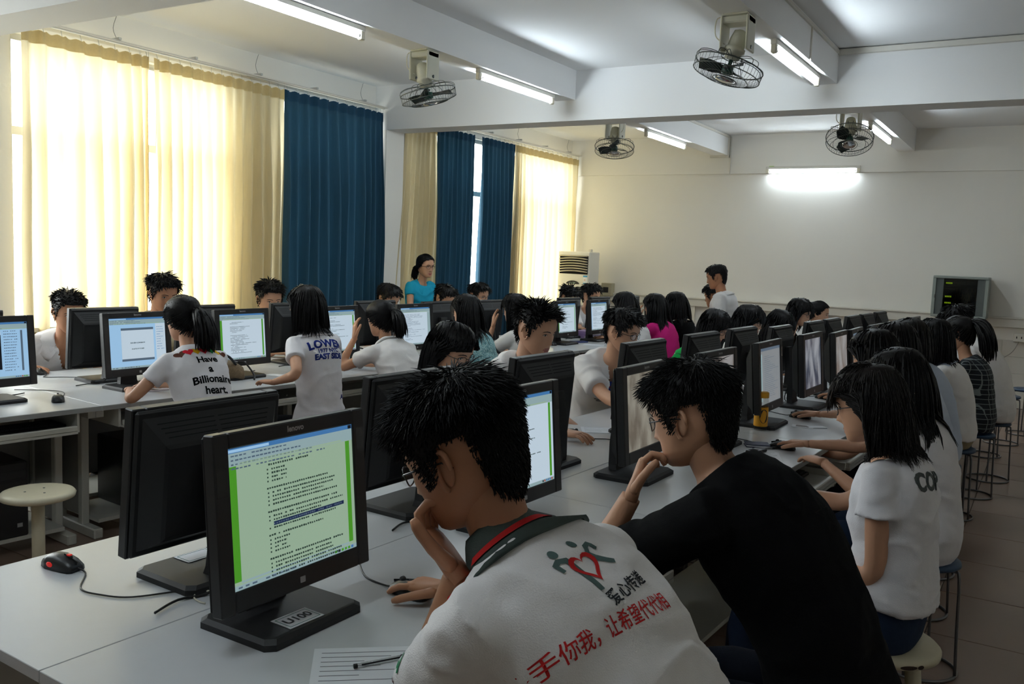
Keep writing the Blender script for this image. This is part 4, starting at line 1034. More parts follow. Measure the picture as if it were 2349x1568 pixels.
        Vs, Fs = remeshed(sb, vx, {0: 6, 1: 4, 2: 3}[lod])
        # cloth folds
        amp = shirt.get('fold', .006 if lod < 2 else .005); fr = 11.0
        nrm = np.zeros_like(Vs); Fa = np.array([f[:4] if len(f) >= 4 else f + (f[-1],) for f in Fs]); fn = np.cross(Vs[Fa[:, 1]] - Vs[Fa[:, 0]], Vs[Fa[:, 2]] - Vs[Fa[:, 0]])
        for k in range(4): np.add.at(nrm, Fa[:, k], fn)
        nrm /= np.linalg.norm(nrm, axis=1, keepdims=True) + 1e-12
        sd0 = rng.uniform(0, 50, 3); disp = np.zeros(len(Vs)); tilt = V3(.5, .5, 1.1)
        Q = Vs - base; wx, wy, wz = Q[:, 0], Q[:, 1], Q[:, 2]
        warp_ = .5 * vnoise(Q * 9 + sd0); f1 = vnoise(np.stack([wx * 7 + wz * 6 + sd0[0] + warp_, wy * 7 - wz * 5 + sd0[1], wz * 15 + warp_ * 2], 1)); f2 = vnoise(np.stack([wx * 16 - wz * 14 + sd0[2], wy * 16 + wz * 10, wz * 26 + warp_ * 3], 1)); f3 = vnoise(Q * 5 + sd0)
        disp = ((1 - np.abs(f1) * 2.4) * .75 + (1 - np.abs(f2) * 2.2) * .30 * np.clip(f3 + .4, 0, 1) + f3 * .3)
        Vs = Vs + nrm * (disp * amp)[:, None]
        # neckline: open the cloth round the neck (and down the front for a V)
        tg = tan(1); l1 = lv(1); fw = unit(np.cross(l1, tg)); r0 = shirt.get('neck', .066) * sc; vd = shirt.get('vneck', 0); bd = shirt.get('backneck', 0)
        rel = Vs - (T - tg * .012); hgt = rel @ tg; lat = rel @ l1; dep = rel @ fw
        cut = (np.hypot(lat, dep) < r0) & (hgt > -.05)
        if vd: cut |= (dep > 0) & (hgt > -vd) & (np.abs(lat) < .055 * sc * np.clip((hgt + vd) / vd, 0, 1) ** .8)
        if bd: cut |= (np.abs(lat) < bd) & (hgt > -.06)
        Fk = [f for f in Fs if not all(cut[i] for i in f)]
        used = sorted({i for f in Fk for i in f}); re = {i: k for k, i in enumerate(used)}
        so = MB().add((Vs[used] - base).tolist(), [tuple(re[i] for i in f) for f in Fk], 0, True).build('shirt', shirt['mat'], root)
        info['shirt'] = so; info['Vs'] = Vs; info['Fs'] = Fs
        if 'collar' in shirt:
            cm = shirt['collar']; c0 = T - tg * .015; op = shirt.get('open', 28); na = 30
            bv = BVHTree.FromPolygons([tuple(v) for v in Vs], Fs); info['bvh'] = bv
            def crow(r, h, lay=0.0):
                out = []
                for i in range(na + 1):
                    q = R(op) + (2 * math.pi - 2 * R(op)) * i / na; fr_ = max(0, math.cos(q)); dp = shirt.get('drop', .02) * fr_
                    dr = unit(fw * math.cos(q) + l1 * math.sin(q)); r2 = r
                    o_ = c0 + tg * (h - dp * 2.2)
                    if lay:
                        hit = bv.ray_cast(Vector(o_ + dr * .25), Vector(-dr), .24)
                        if hit[0] is not None: r2 = max(r2, min(.25 - hit[3] + lay, r * 1.7))
                    out.append(tuple(o_ + dr * r2 - base))
                return out
            rr = .060 * sc if not fem else .052 * sc
            ch = shirt.get('ch', 1.0); rows = [crow(rr, -.01), crow(rr * 1.03, .030 * ch), crow(rr * 1.10, .040 * ch), crow(rr * 1.22, .034 * ch, .006), crow(rr * 1.36, .012 * ch, .013), crow(rr * 1.5, -.014 * ch, .013), crow(rr * 1.5, -.016 * ch, .003)]
            cv = [p for r_ in rows for p in r_]; n1 = na + 1; cf = [(a * n1 + i, a * n1 + i + 1, (a + 1) * n1 + i + 1, (a + 1) * n1 + i) for a in range(len(rows) - 1) for i in range(na)]
            MB().add(cv, cf, 0, True).build('collar', cm, so)
            if 'stripe' in shirt:
                ra, rb = np.array(rows[3]), np.array(rows[5]); cax = c0 - base
                def srow(f):
                    q_ = ra * (1 - f) + rb * f; m_ = np.array(rows[4]); q_ = ra * (1 - f / .5) + m_ * (f / .5) if f < .5 else m_ * (1 - (f - .5) / .5) + rb * ((f - .5) / .5)
                    o2 = q_ - cax; o2 = o2 - np.outer(o2 @ tg, tg); o2 /= np.linalg.norm(o2, axis=1, keepdims=True) + 1e-9; return q_ + (o2 * .7 + tg * .7) * .0028
                off = np.concatenate([srow(.42), srow(.60)])
                MB().add(off.tolist(), [(i, i + 1, n1 + i + 1, n1 + i) for i in range(na)], 0, True).build('collar_stripe', shirt['stripe'], so)
        if 'trimc' in shirt:
            for sd in (1, -1):
                E = hands[sd][5]; S = SH[sd]; a0 = S + (E - S) * (sl_ - .07); a1 = S + (E - S) * (sl_ + .0); r1 = (.057 + shirt.get('cuff', .004)) * ar + gr * .6 + .003
                MB().tube([tuple(a0 - base), tuple(a1 - base)], [r1 - .001, r1 + .001], 18).build('cuff_band', shirt['trimc'], so)
    ALLP.append(info)
    # ---- trousers and shoes
    pb = MB(); pm = pants or cloth('dark_trousers', (38, 38, 44)); tb = MB(); torso(pb, .004, -.20, .18, 18)
    for hj, kn, an in legs:
        pb.tube(arm_path(hj, kn, an), list(np.interp(np.linspace(0, 1, 14), [0, .4, .55, .75, 1], [.088, .074, .066, .06, .055]) * ar), 12)
    Vp, Fp = remeshed(pb, .013 if lod == 0 else .022, 3)
    MB().add((Vp - base).tolist(), Fp, 0, True).build('trousers', pm, root)
    for hj, kn, an in legs:
        c = an - base; fx = bf
        rings = [[tuple(V3(c[0], c[1], 0) + fx * x_ + bl * w2 * math.cos(q) + up * max(0.002, h2 * .5 + h2 * .5 * math.sin(q))) for q in [2 * math.pi * i / 10 for i in range(10)]] for x_, w2, h2 in ((-.07, .02, .05), (-.05, .034, .075), (.02, .038, .085), (.10, .044, .06), (.15, .04, .045), (.175, .02, .03))]
        MB().loft(rings, 0, True, True).build('shoe', M_SHOE, root)
    return info

def decal(info, verts2, faces, cen, right, upv, m, name, off=.0018, parent='shirt', idx=None, subdiv=None):
    """flat print wrapped on the shirt: 2-D verts laid at cen+right*u+up*v and dropped on the cloth"""
    cen, right, upv = V3(*cen), unit(right), unit(upv); nr = unit(np.cross(right, upv))      # towards the viewer of the print
    if 'bvh' not in info: info['bvh'] = BVHTree.FromPolygons([tuple(v) for v in info['Vs']], info['Fs'])
    out = []
    for v in verts2:
        p = cen + right * v[0] + upv * v[1]
        h = info['bvh'].ray_cast(Vector(p + nr * .35), Vector(-nr), .8)
        if h[0] is None: h = info['bvh'].find_nearest(Vector(p))
        q = np.array(h[0]) + np.array(h[1]) * 0 + nr * off
        out.append(tuple(q - info['base']))
    mb = MB().add(out, faces, 0, True); return mb.build(name, m, info['shirt'])
def poly_grid(poly, step):
    """triangulated fine mesh of a 2-D outline"""
    bm = bmesh.new(); vs = [bm.verts.new((x, y, 0)) for x, y in poly]; bm.faces.new(vs); bmesh.ops.triangulate(bm, faces=bm.faces)
    for _ in range(5):
        es = [e for e in bm.edges if e.calc_length() > step]
        if not es: break
        bmesh.ops.subdivide_edges(bm, edges=es, cuts=1); bmesh.ops.triangulate(bm, faces=bm.faces)
    bm.verts.ensure_lookup_table(); V = [tuple(v.co) for v in bm.verts]; F = [tuple(v.index for v in f.verts) for f in bm.faces]; bm.free(); return V, F
# ------------------------------------------------------------------ who sits where
def plaid_mat():
    m = bpy.data.materials.new('dark_plaid_cotton'); m.use_nodes = True; n = m.node_tree.nodes; L = m.node_tree.links; b = n['Principled BSDF']; b.inputs['Roughness'].default_value = .9
    tc = n.new('ShaderNodeTexCoord'); sp = n.new('ShaderNodeSeparateXYZ'); L.new(tc.outputs['Object'], sp.inputs[0]); res = []
    for ax, per, off in (('Y', .034, 0), ('Z', .034, .01)):
        d = n.new('ShaderNodeMath'); d.operation = 'PINGPONG'; d.inputs[1].default_value = per / 2; L.new(sp.outputs[ax], d.inputs[0])
        c = n.new('ShaderNodeMath'); c.operation = 'LESS_THAN'; c.inputs[1].default_value = .0022; L.new(d.outputs[0], c.inputs[0]); res.append(c)
    a = n.new('ShaderNodeMath'); a.operation = 'MAXIMUM'; L.new(res[0].outputs[0], a.inputs[0]); L.new(res[1].outputs[0], a.inputs[1])
    mx = n.new('ShaderNodeMix'); mx.data_type = 'RGBA'; mx.inputs['A'].default_value = rgb(24, 28, 34) + (1,); mx.inputs['B'].default_value = rgb(120, 128, 128) + (1,); L.new(a.outputs[0], mx.inputs['Factor']); L.new(mx.outputs['Result'], b.inputs['Base Color']); return m
def floral_mat():
    m = bpy.data.materials.new('mint_patterned_cotton'); m.use_nodes = True; n = m.node_tree.nodes; L = m.node_tree.links; b = n['Principled BSDF']; b.inputs['Roughness'].default_value = .9
    tc = n.new('ShaderNodeTexCoord'); nz = n.new('ShaderNodeTexNoise'); nz.inputs['Scale'].default_value = 55; nz.inputs['Distortion'].default_value = 2.5; L.new(tc.outputs['Object'], nz.inputs['Vector'])
    cr = n.new('ShaderNodeValToRGB'); cr.color_ramp.elements[0].position = .47; cr.color_ramp.elements[1].position = .53; cr.color_ramp.elements[0].color = rgb(96, 150, 160) + (1,); cr.color_ramp.elements[1].color = rgb(176, 212, 212) + (1,)
    L.new(nz.outputs['Fac'], cr.inputs[0]); L.new(cr.outputs[0], b.inputs['Base Color']); return m
C_WHITE = cloth('white_cotton', (234, 231, 230)); C_WHITE2 = cloth('soft_white_cotton', (228, 226, 230)); C_BLACK = cloth('black_cotton', (14, 14, 15), .15)
C_CREAM = cloth('cream_cotton', (206, 196, 160)); C_YELLOW = cloth('mustard_cotton', (190, 146, 36)); C_TURQ = cloth('turquoise_cotton', (38, 158, 190)); C_PINK = cloth('pink_cotton', (212, 44, 130))
C_GREEN = cloth('green_cotton', (20, 142, 66)); C_MINT = floral_mat(); C_GREYC = cloth('dark_grey_collar', (78, 88, 84)); C_RED = cloth('red_print', (196, 46, 46), .05, .1); C_JEANS = cloth('blue_jeans', (40, 52, 74), .2)
C_KHAKI = cloth('khaki_cotton', (150, 134, 104), .1); C_PALEB = cloth('pale_blue_cotton', (186, 196, 214)); C_PLAID = plaid_mat(); C_NAVY = cloth('navy_print', (34, 48, 120), .05, .1); C_INK = cloth('charcoal_print', (52, 54, 56), .1, .1)
SHORT = lambda **k: dict(kind='short', **k)
FA, FB = math.degrees(THA), math.degrees(THB)
GP = {'AW': 'students along the curtains', 'AR': 'students with their backs to the aisle island', 'BL': 'students behind the aisle island monitors', 'BR': 'students along the aisle'}
PP = {}
# --- the three nearest students
PP['polo'] = person('young man in a white polo with a dark grey collar, chin on hand, nearest', (-.835, 1.225, 1.262), 168, hyaw=20, hp=25, hroll=-4, lod=0, glasses=True, skin=1, group=GP['BR'], sc=1.02, bow=.06, wide=1.02, shrug=.02, hair=SHORT(len=.032, lift=.40, th=.016, n=7000, sweep=(.05, 0, .03), mess=.19, fringe=.9, quiff=.2),
    shirt=dict(mat=C_WHITE, collar=C_GREYC, stripe=C_RED, sleeve=.66, grow=.018, hem=-.14, open=32, cuff=.004, sr=.94, fold=.007, ch=1.4, top=.975), pants=cloth('grey_trousers', (70, 70, 74)), pel=(-.36, 1.34), twist=-6, Tn=(-.755, 1.255, 1.10),
    LH=dict(w=(-.80, 1.18, 1.07), e=(-.885, 1.18, .80), d=(-.74, .0, .62), n=(.45, .35, .75), curl=(.75, .8, .85, .9), thumb=.2), RH=dict(w=(-1.19, 1.70, .79), d=(-1, .05, -.06), n=(0, 0, -1)))
PP['blacktee'] = person('young man in a black t-shirt resting his chin on his hand', (-.73, 2.055, 1.225), 172, hyaw=6, hp=16, lod=0, glasses=True, group=GP['BR'], sc=1.0, bow=.07, wide=1.04, shrug=.01, hair=SHORT(len=.036, lift=.34, th=.016, n=5500, sweep=(.05, 0, 0), mess=.18, fringe=.8, quiff=.1),
    shirt=dict(mat=C_BLACK, sleeve=.62, grow=.016, hem=-.15, cuff=.012, fold=.006), pants=cloth('dark_jeans', (30, 34, 44)), pel=(-.36, 2.12), Tn=(-.655, 2.075, 1.085),
    LH=dict(w=(-.845, 1.985, 1.02), e=(-.95, 1.97, .80), d=(.12, .32, .9), n=(.9, .3, -.25), curl=(.75, .8, .85, .95), thumb=.6), RH=dict(w=(-1.10, 2.30, .785), d=(-1, -.25, 0), n=(0, 0, -1)))
PP['cop'] = person('young woman with shoulder length hair in a white t-shirt lettered on the shoulder', (-.47, 2.93, 1.175), 174, hyaw=4, hp=14, lod=0, sex='f', glasses=True, group=GP['BR'], sc=1.0, bow=.03, hair=dict(kind='long', len=.225, th=.014, n=4200, bangs=.075, bangw=40, fly=.08, front=-.012, back=.75, w=1.35, part=.015),
    shirt=dict(mat=C_WHITE2, sleeve=.36, grow=.014, hem=.11, cuff=.014, fold=.0075, flare=.05), pants=C_JEANS, hairmat=M_HAIRB, Tn=(-.405, 2.935, 1.015), pel=(-.37, 2.89),
    LH=dict(w=(-.60, 2.82, .675), e=(-.385, 2.765, .675), d=(-.85, .3, .05), n=(.1, .6, -.7)), RH=dict(w=(-.80, 3.15, .80), d=(-.95, .3, -.2), n=(0, 0, -1)))
# --- aisle side, further on
PP['longhair'] = person('young woman in white with very long hair behind the lettered t-shirt', (-.52, 3.86, 1.155), 174, lean=.10, hyaw=0, hp=12, lod=1, sex='f', group=GP['BR'], hair=dict(kind='long', len=.50, th=.016, bangs=.1, front=.0, back=.6), shirt=dict(mat=C_WHITE2, sleeve=.4, grow=.012, hem=-.2), pants=C_JEANS, RH=dict(w=(-.90, 4.10, .795), d=(-.95, .3, -.06), n=(0, 0, -1)), LH='desk')
person('dark haired student just beyond the very long hair, leaning to the screen', (-.72, 4.52, 1.18), 175, lean=.20, hp=14, sex='f', lod=2, group=GP['BR'], hair=dict(kind='bob', len=.24, th=.016), shirt=dict(mat=C_WHITE), RH=dict(w=(-1.05, 5.0, .79), d=(-1, .2, 0), n=(0, 0, -1)))
person('dark haired student second beyond the very long hair', (-.72, 5.14, 1.185), 175, lean=.18, hp=10, sex='f', lod=2, group=GP['BR'], hair=dict(kind='bob', len=.22, th=.016), shirt=dict(mat=C_PALEB), RH=dict(w=(-1.1, 5.85, .79), d=(-1, .1, 0), n=(0, 0, -1)))
person('student in pale blue half hidden beside the woman in the white polo', (-.74, 5.82, 1.175), 175, lean=.16, hp=10, sex='f', lod=2, group=GP['BR'], hair=dict(kind='bob', len=.2, th=.016), shirt=dict(mat=C_PALEB))
PP['polo_f'] = person('young woman in a white polo and khaki trousers on a blue stool', (-.665, 6.42, 1.155), 176, lean=.12, hp=10, sex='f', lod=1, group=GP['BR'], bow=.05, hair=dict(kind='long', len=.27, th=.015, bangs=.07, front=.02, back=.5, fly=.04), shirt=dict(mat=C_WHITE, collar=C_PALEB, sleeve=.5, grow=.014, hem=-.04), pants=C_KHAKI, LH=dict(w=(-.86, 6.28, .80), d=(-1, .3, 0), n=(0, 0, -1)))
PP['plaid'] = person('young woman in a dark plaid shirt with a pink hair tie', (-.575, 7.12, 1.15), 176, lean=.10, hp=12, sex='f', lod=2, group=GP['BR'], hair=dict(kind='pony', len=.34, tie=(-.09, 0, .075), th=.012, band=mat('pink_tie', rgb(214, 130, 140), .7)), shirt=dict(mat=C_PLAID, sleeve=.8), pants=C_JEANS)
person('student in a loose white shirt, last on the aisle side', (-.64, 7.72, 1.195), 176, lean=.30, hp=24, lod=2, group=GP['BR'], hair=SHORT(len=.05, th=.02), shirt=dict(mat=C_WHITE, sleeve=.7, grow=.03), pel=(-.34, 7.75))
# --- behind the aisle island, facing the camera side
PP['g17'] = person('young woman with glasses and dark shoulder hair behind the nearest turned monitors', (-2.20, 3.13, 1.17), 0, lean=.2, hyaw=-4, hp=18, sex='f', lod=1, glasses=True, group=GP['BL'], hair=dict(kind='long', len=.30, th=.013, part=.02, front=-.012, back=.75, fly=.03), shirt=dict(mat=C_WHITE, sleeve=.5))
PP['b18'] = person('young man with spiky hair in an open necked white polo', (-2.19, 3.84, 1.225), -2, lean=.22, hyaw=-6, hp=14, lod=1, group=GP['BL'], sc=1.03, hair=SHORT(len=.048, lift=.7, th=.011, sweep=(.0, 0, .35), mess=.24, fringe=.8, quiff=1.2, line=.006), shirt=dict(mat=C_WHITE, collar=C_WHITE, open=40, sleeve=.6, grow=.018, vneck=.07), skin=0)
PP['b19'] = person('young man with glasses in a white v-neck t-shirt with a dark square print', (-2.10, 4.68, 1.18), -42, lean=.28, hyaw=38, hp=14, lod=1, glasses=True, skin=0, group=GP['BL'], sc=1.0, hair=SHORT(len=.045, lift=.4, th=.013, sweep=(.1, 0, 0), mess=.2, fringe=.8), shirt=dict(mat=C_WHITE, sleeve=.78, grow=.022, vneck=.13, fold=.008), bow=.08, RH=dict(w=(-1.88, 4.36, .79), d=(1, .1, -.05), n=(0, 0, -1)), pants=C_KHAKI)
PP['green'] = person('young woman in a green dotted blouse with a yellow hair clip', (-2.06, 6.18, 1.13), 0, lean=.22, hyaw=-10, hp=22, sex='f', lod=1, glasses=True, group=GP['BL'], hair=dict(kind='long', len=.30, th=.016, front=.03, back=.4, bangs=.05, bangp=.4, clip=((.045, -.083, .035), mat('yellow_clip', rgb(220, 190, 60), .4))), shirt=dict(mat=C_GREEN, sleeve=.5))
person('young woman with glasses and a full fringe right of the green blouse', (-2.03, 6.92, 1.145), 0, lean=.18, hyaw=0, hp=10, sex='f', lod=2, glasses=True, group=GP['BL'], hair=dict(kind='long', len=.36, th=.016, bangs=.08, front=.0, back=.6), shirt=dict(mat=C_WHITE))
person('young woman with long sloping hair bent low behind the green capped bottle', (-2.0, 7.72, 1.08), 0, lean=.22, hyaw=-4, hp=22, sex='f', lod=2, glasses=True, group=GP['BL'], hair=dict(kind='long', len=.42, th=.016, bangs=.07, front=.0, back=.5), shirt=dict(mat=C_BLACK))
person('young woman with glasses in a black top over white, taller than her neighbours', (-1.98, 8.30, 1.165), -2, lean=.2, hp=14, sex='f', lod=2, glasses=True, group=GP['BL'], hair=dict(kind='bob', len=.17, th=.016, bangs=.06), shirt=dict(mat=C_BLACK, vneck=.1, sleeve=.4))
person('young woman with pulled back hair, last behind the aisle island', (-1.95, 8.92, 1.13), 4, lean=.18, hp=6, sex='f', lod=2, group=GP['BL'], hair=dict(kind='pony', len=.2, tie=(-.10, 0, .02), th=.009, line=.014), shirt=dict(mat=C_WHITE))
# --- along the curtains
PP['p1'] = person('young man with cropped hair in an open white polo by the left edge', (-5.36, 3.37, 1.115), -10, lean=.25, hyaw=-4, hp=14, lod=1, group=GP['AW'], sc=1.06, hair=SHORT(len=.03, lift=.75, th=.009, mess=.24, quiff=1.), shirt=dict(mat=C_WHITE, collar=C_WHITE, open=42, sleeve=.6, vneck=.12), RH=dict(w=(-5.38, 3.10, .79), d=(1, .1, -.05), n=(0, 0, -1)), skin=1)
person('young man in a cream shirt behind the girl with the yellow hair tie', (-5.30, 4.03, 1.225), -8, lean=.2, hyaw=-2, hp=16, lod=1, group=GP['AW'], sc=1.05, hair=SHORT(len=.045, lift=.45, th=.013, mess=.2), shirt=dict(mat=C_CREAM, sleeve=.5), skin=1)
person('young man in a mustard sleeveless top looking at his screen', (-5.20, 4.92, 1.175), -14, lean=.25, hyaw=-8, hp=14, lod=1, group=GP['AW'], sc=1.07, hair=SHORT(len=.04, lift=.5, th=.012, sweep=(.0, 0, .2), quiff=1.), shirt=dict(mat=C_YELLOW, sleeve=0, vneck=.08, grow=.008), LH='desk', RH='desk')
person('black haired student, head just above a monitor, left of the woman in turquoise', (-5.12, 6.27, 1.145), -8, lean=.2, hp=22, lod=2, group=GP['AW'], hair=SHORT(len=.05, lift=.15, th=.018), shirt=dict(mat=C_WHITE))
person('short haired student half hidden below the woman in turquoise', (-5.04, 7.03, 1.135), -8, lean=.2, hp=24, lod=2, group=GP['AW'], hair=SHORT(len=.045, lift=.4, th=.016), shirt=dict(mat=C_CREAM))
person('student with glasses in front of the blue curtain gap', (-4.98, 7.53, 1.155), -8, lean=.2, hp=8, lod=2, glasses=True, group=GP['AW'], hair=SHORT(len=.05, lift=.25, th=.016), shirt=dict(mat=C_WHITE))
person('spiky haired young man in white below the air conditioner', (-4.82, 9.2, 1.10), -8, lean=.25, hp=24, lod=2, group=GP['AW'], sc=1.08, hair=SHORT(len=.06, lift=.7, th=.016, mess=.3), shirt=dict(mat=C_WHITE, sleeve=.7), RH=dict(w=(-4.66, 9.02, .79), d=(1, 0, 0), n=(0, 0, -1)))
person('young man in a white t-shirt next to the junction box', (-4.78, 9.68, 1.125), -8, lean=.2, hp=12, lod=2, group=GP['AW'], sc=1.08, hair=SHORT(len=.05, lift=.4, th=.018), shirt=dict(mat=C_WHITE, sleeve=.7))
# --- window island, backs to the aisle island
PP['bill'] = person('young woman with a ponytail and yellow hair tie in a printed white t-shirt', (-3.93, 3.11, 1.185), 168, lean=.22, hyaw=10, hp=12, sex='f', lod=1, group=GP['AR'], bow=.06, sc=.98, hair=dict(kind='pony', len=.27, tie=(-.098, 0, .03), th=.012, band=mat('lime_tie', rgb(170, 170, 40), .7)), shirt=dict(mat=C_WHITE2, sleeve=.5, grow=.012), LH=dict(w=(-4.20, 2.98, .785), e=(-3.93, 2.80, .79), d=(-.8, .8, 0), n=(0, 0, -1)), RH=dict(w=(-4.26, 3.2, .785), d=(-.9, -.3, 0), n=(0, 0, -1)))
PP['lower'] = person('young woman in a white polo with blue lettering on the back', (-3.84, 3.92, 1.235), 170, lean=.10, hyaw=14, hp=8, sex='f', lod=1, group=GP['AR'], bow=.04, sc=.98, glasses=True, hair=dict(kind='bob', len=.26, th=.016, part=.02, front=.0, back=.5), shirt=dict(mat=C_WHITE2, collar=C_WHITE2, sleeve=.5, grow=.012, hem=-.2), pants=cloth('black_trousers', (20, 20, 22)), LH=dict(w=(-3.83, 3.66, .80), d=(-.9, .1, 0), n=(0, 0, -1), pole=(.9, -.5, -.3)))
PP['pony2'] = person('young woman with a blue hair tie leaning her cheek on her hand', (-3.82, 4.60, 1.13), 168, lean=.26, hyaw=8, hp=12, sex='f', lod=1, group=GP['AR'], sc=.98, bow=.08, hair=dict(kind='pony', len=.22, tie=(-.10, 0, .035), th=.012, band=mat('blue_tie', rgb(90, 130, 210), .7)), shirt=dict(mat=C_WHITE, collar=C_WHITE, sleeve=.5), LH=dict(w=(-3.93, 4.47, 1.0), e=(-4.0, 4.40, .79), d=(-.1, .1, 1), n=(.5, .8, 0), curl=(.3, .35, .4, .4)), RH=dict(w=(-4.2, 4.72, .79), d=(-1, 0, 0), n=(0, 0, -1)))
PP['floral'] = person('young woman with long hair in a pale mint patterned blouse', (-3.70, 5.42, 1.165), 172, lean=.14, hyaw=12, hp=4, sex='f', lod=1, glasses=True, group=GP['AR'], sc=.98, hair=dict(kind='long', len=.40, th=.014, front=-.01, back=.6, part=.01), shirt=dict(mat=C_MINT, sleeve=.5, grow=.014))
PP['w13'] = person('young woman in white with grey banded sleeves, hand at her face', (-3.64, 6.02, 1.16), 172, lean=.16, hyaw=10, hp=8, sex='f', lod=1, glasses=True, group=GP['AR'], sc=.98, hair=dict(kind='long', len=.34, th=.014, bangs=.07, front=.0, back=.6), shirt=dict(mat=C_WHITE, sleeve=.55, trimc=cloth('grey_band', (110, 112, 116))), LH=dict(w=(-3.76, 5.90, 1.02), e=(-3.80, 5.84, .79), d=(-.15, .3, 1), n=(.6, .6, 0)))
person('young woman with long black hair in white, left of the pink blouse', (-3.46, 7.71, 1.155), 172, lean=.16, hyaw=0, hp=10, sex='f', lod=2, group=GP['AR'], hair=dict(kind='long', len=.32, th=.014, front=.0, back=.6), shirt=dict(mat=C_WHITE), RH=dict(w=(-3.85, 8.2, .79), d=(-1, 0, 0), n=(0, 0, -1)))
person('young woman with long black hair in a pink blouse', (-3.38, 8.25, 1.135), 172, lean=.14, hyaw=6, hp=6, sex='f', lod=2, glasses=True, group=GP['AR'], hair=dict(kind='long', len=.40, th=.014, front=.0, back=.6), shirt=dict(mat=C_PINK, sleeve=.4, puff=.012, hem=-.22), LH=dict(w=(-3.50, 8.15, 1.0), e=(-3.55, 8.10, .79), d=(-.1, .3, 1), n=(.6, .6, 0)))
person('young woman with long black hair in a wide necked black top', (-3.34, 8.72, 1.145), 172, lean=.10, hyaw=0, hp=6, sex='f', lod=2, group=GP['AR'], hair=dict(kind='long', len=.34, th=.014, front=.0, back=.6), shirt=dict(mat=C_BLACK, backneck=.09, hem=-.25))
person('dark haired student in profile beside the standing man', (-3.22, 9.55, 1.215), 176, lean=.12, hp=12, lod=2, skin=1, group=GP['AR'], hair=SHORT(len=.05, lift=.2, th=.018), shirt=dict(mat=C_BLACK))
# --- standing
person('standing woman in a turquoise blouse with tied back hair by the curtains', (-5.42, 7.20, 1.435), -8, lean=.03, hyaw=-4, hp=4, sex='f', lod=1, stand=True, sc=.97, glasses=True, hair=dict(kind='pony', len=.16, tie=(-.10, 0, -.02), th=.010, line=.014), shirt=dict(mat=C_TURQ, collar=C_TURQ, sleeve=.34, puff=.006, hem=-.15, open=30), LH=dict(w=(-5.20, 7.38, 1.03), d=(.8, -.5, 0), n=(0, 0, -1)), RH=dict(w=(-5.22, 7.08, 1.02), d=(.8, .4, 0), n=(0, 0, -1)))
person('standing man in a white short sleeved shirt looking down at a student', (-2.95, 8.80, 1.44), 186, lean=.02, hyaw=4, hp=14, lod=1, stand=True, sc=.98, skin=1, hair=SHORT(len=.025, lift=.3, th=.010), shirt=dict(mat=C_WHITE, collar=C_WHITE, sleeve=.75, grow=.02, hem=-.15, cuff=.012, open=26), pants=cloth('black_trousers', (20, 20, 22)), LH='side', RH='side')
# ------------------------------------------------------------------ prints on the shirts
def back_frame(inf, t):
    r = -inf['lv'](t); u = inf['tan'](t); return inf['bez'](t), r, u
def heart(w):
    return [(w * 16 * math.sin(q) ** 3 / 32, w * (13 * math.cos(q) - 5 * math.cos(2 * q) - 2 * math.cos(3 * q) - math.cos(4 * q)) / 32) for q in [2 * math.pi * i / 28 for i in range(28)]]
def put_text(inf, body, t, lat, size, m, name='print', rot=0.0, du=0.0, bold=.0, arc=0.0, maxlen=.012, spacing=1.0, shear=0.0, xs=1.0):
    c, r, u = back_frame(inf, t); V, F = text_mesh(body, size, maxlen=maxlen, bold=bold, spacing=spacing, shear=shear)
    if xs != 1.0: V = [(x * xs, y, z) for x, y, z in V]
    if arc: V = [(x, y - arc * x * x, z) for x, y, z in V]
    cr, sr = math.cos(rot), math.sin(rot); V = [(x * cr - y * sr, x * sr + y * cr, 0) for x, y, z in V]
    return decal(inf, V, F, c + r * lat + u * du, r, u, m, name)
def put_poly(inf, poly, t, lat, du, m, name='print', step=.012, off=.0018):
    c, r, u = back_frame(inf, t); V, F = poly_grid(poly, step); return decal(inf, V, F, c + r * lat + u * du, r, u, m, name, off)
def band(pts, w):
    P = [Vector((x, y)) for x, y in pts]; L_, R_ = [], []
    for i, p in enumerate(P):
        t = (P[min(i + 1, len(P) - 1)] - P[max(i - 1, 0)]).normalized(); n = Vector((-t.y, t.x)); ww = w[i] if hasattr(w, '__len__') else w
        L_.append(tuple(p + n * ww)); R_.append(tuple(p - n * ww))
    return L_ + R_[::-1]
def off_(poly, dx, dy, s=1.0): return [(x * s + dx, y * s + dy) for x, y in poly]
circ = lambda r, n=14: [(r * math.cos(2 * math.pi * i / n), r * math.sin(2 * math.pi * i / n)) for i in range(n)]
I = PP['polo']
LX, LT = -.038, .855
def hring(w, k):   # heart outline as a strip, left open a little at the top
    o = heart(w)[1:]; i = [(x * k, y * k + .0) for x, y in o]; return o + i[::-1]
put_poly(I, hring(.062, .70), LT, LX, 0, C_RED)
C_LOGO = cloth('grey_green_print', (88, 108, 104), .05, .1)
put_poly(I, off_(circ(.0082), -.036, .040), LT, LX, 0, C_LOGO); put_poly(I, off_(circ(.0082), .017, .044), LT, LX, 0, C_LOGO)
put_poly(I, band([(-.052, .020), (-.040, .026), (-.026, .022), (-.021, .004), (-.018, -.022), (-.016, -.045)], [.004, .005, .006, .006, .006, .005]), LT, LX, 0, C_LOGO, off=.0014)
put_poly(I, band([(-.050, .022), (-.046, .006)], .004), LT, LX, 0, C_LOGO)
put_poly(I, band([(.052, .020), (.044, .034), (.032, .030), (.026, .018), (.034, .006), (.050, -.006), (.060, -.012)], [.004, .005, .005, .005, .006, .005, .004]), LT, LX, 0, C_LOGO, off=.0014)
put_text(I, '爱心传递', LT, -.004, .028, C_INK, bold=.0005, du=-.060, rot=R(6), maxlen=.01)
put_text(I, '携手你我，让希望代代相', .83, -.082, .033, C_RED, du=-.080, bold=.0003, xs=.78, rot=R(-2), maxlen=.012)
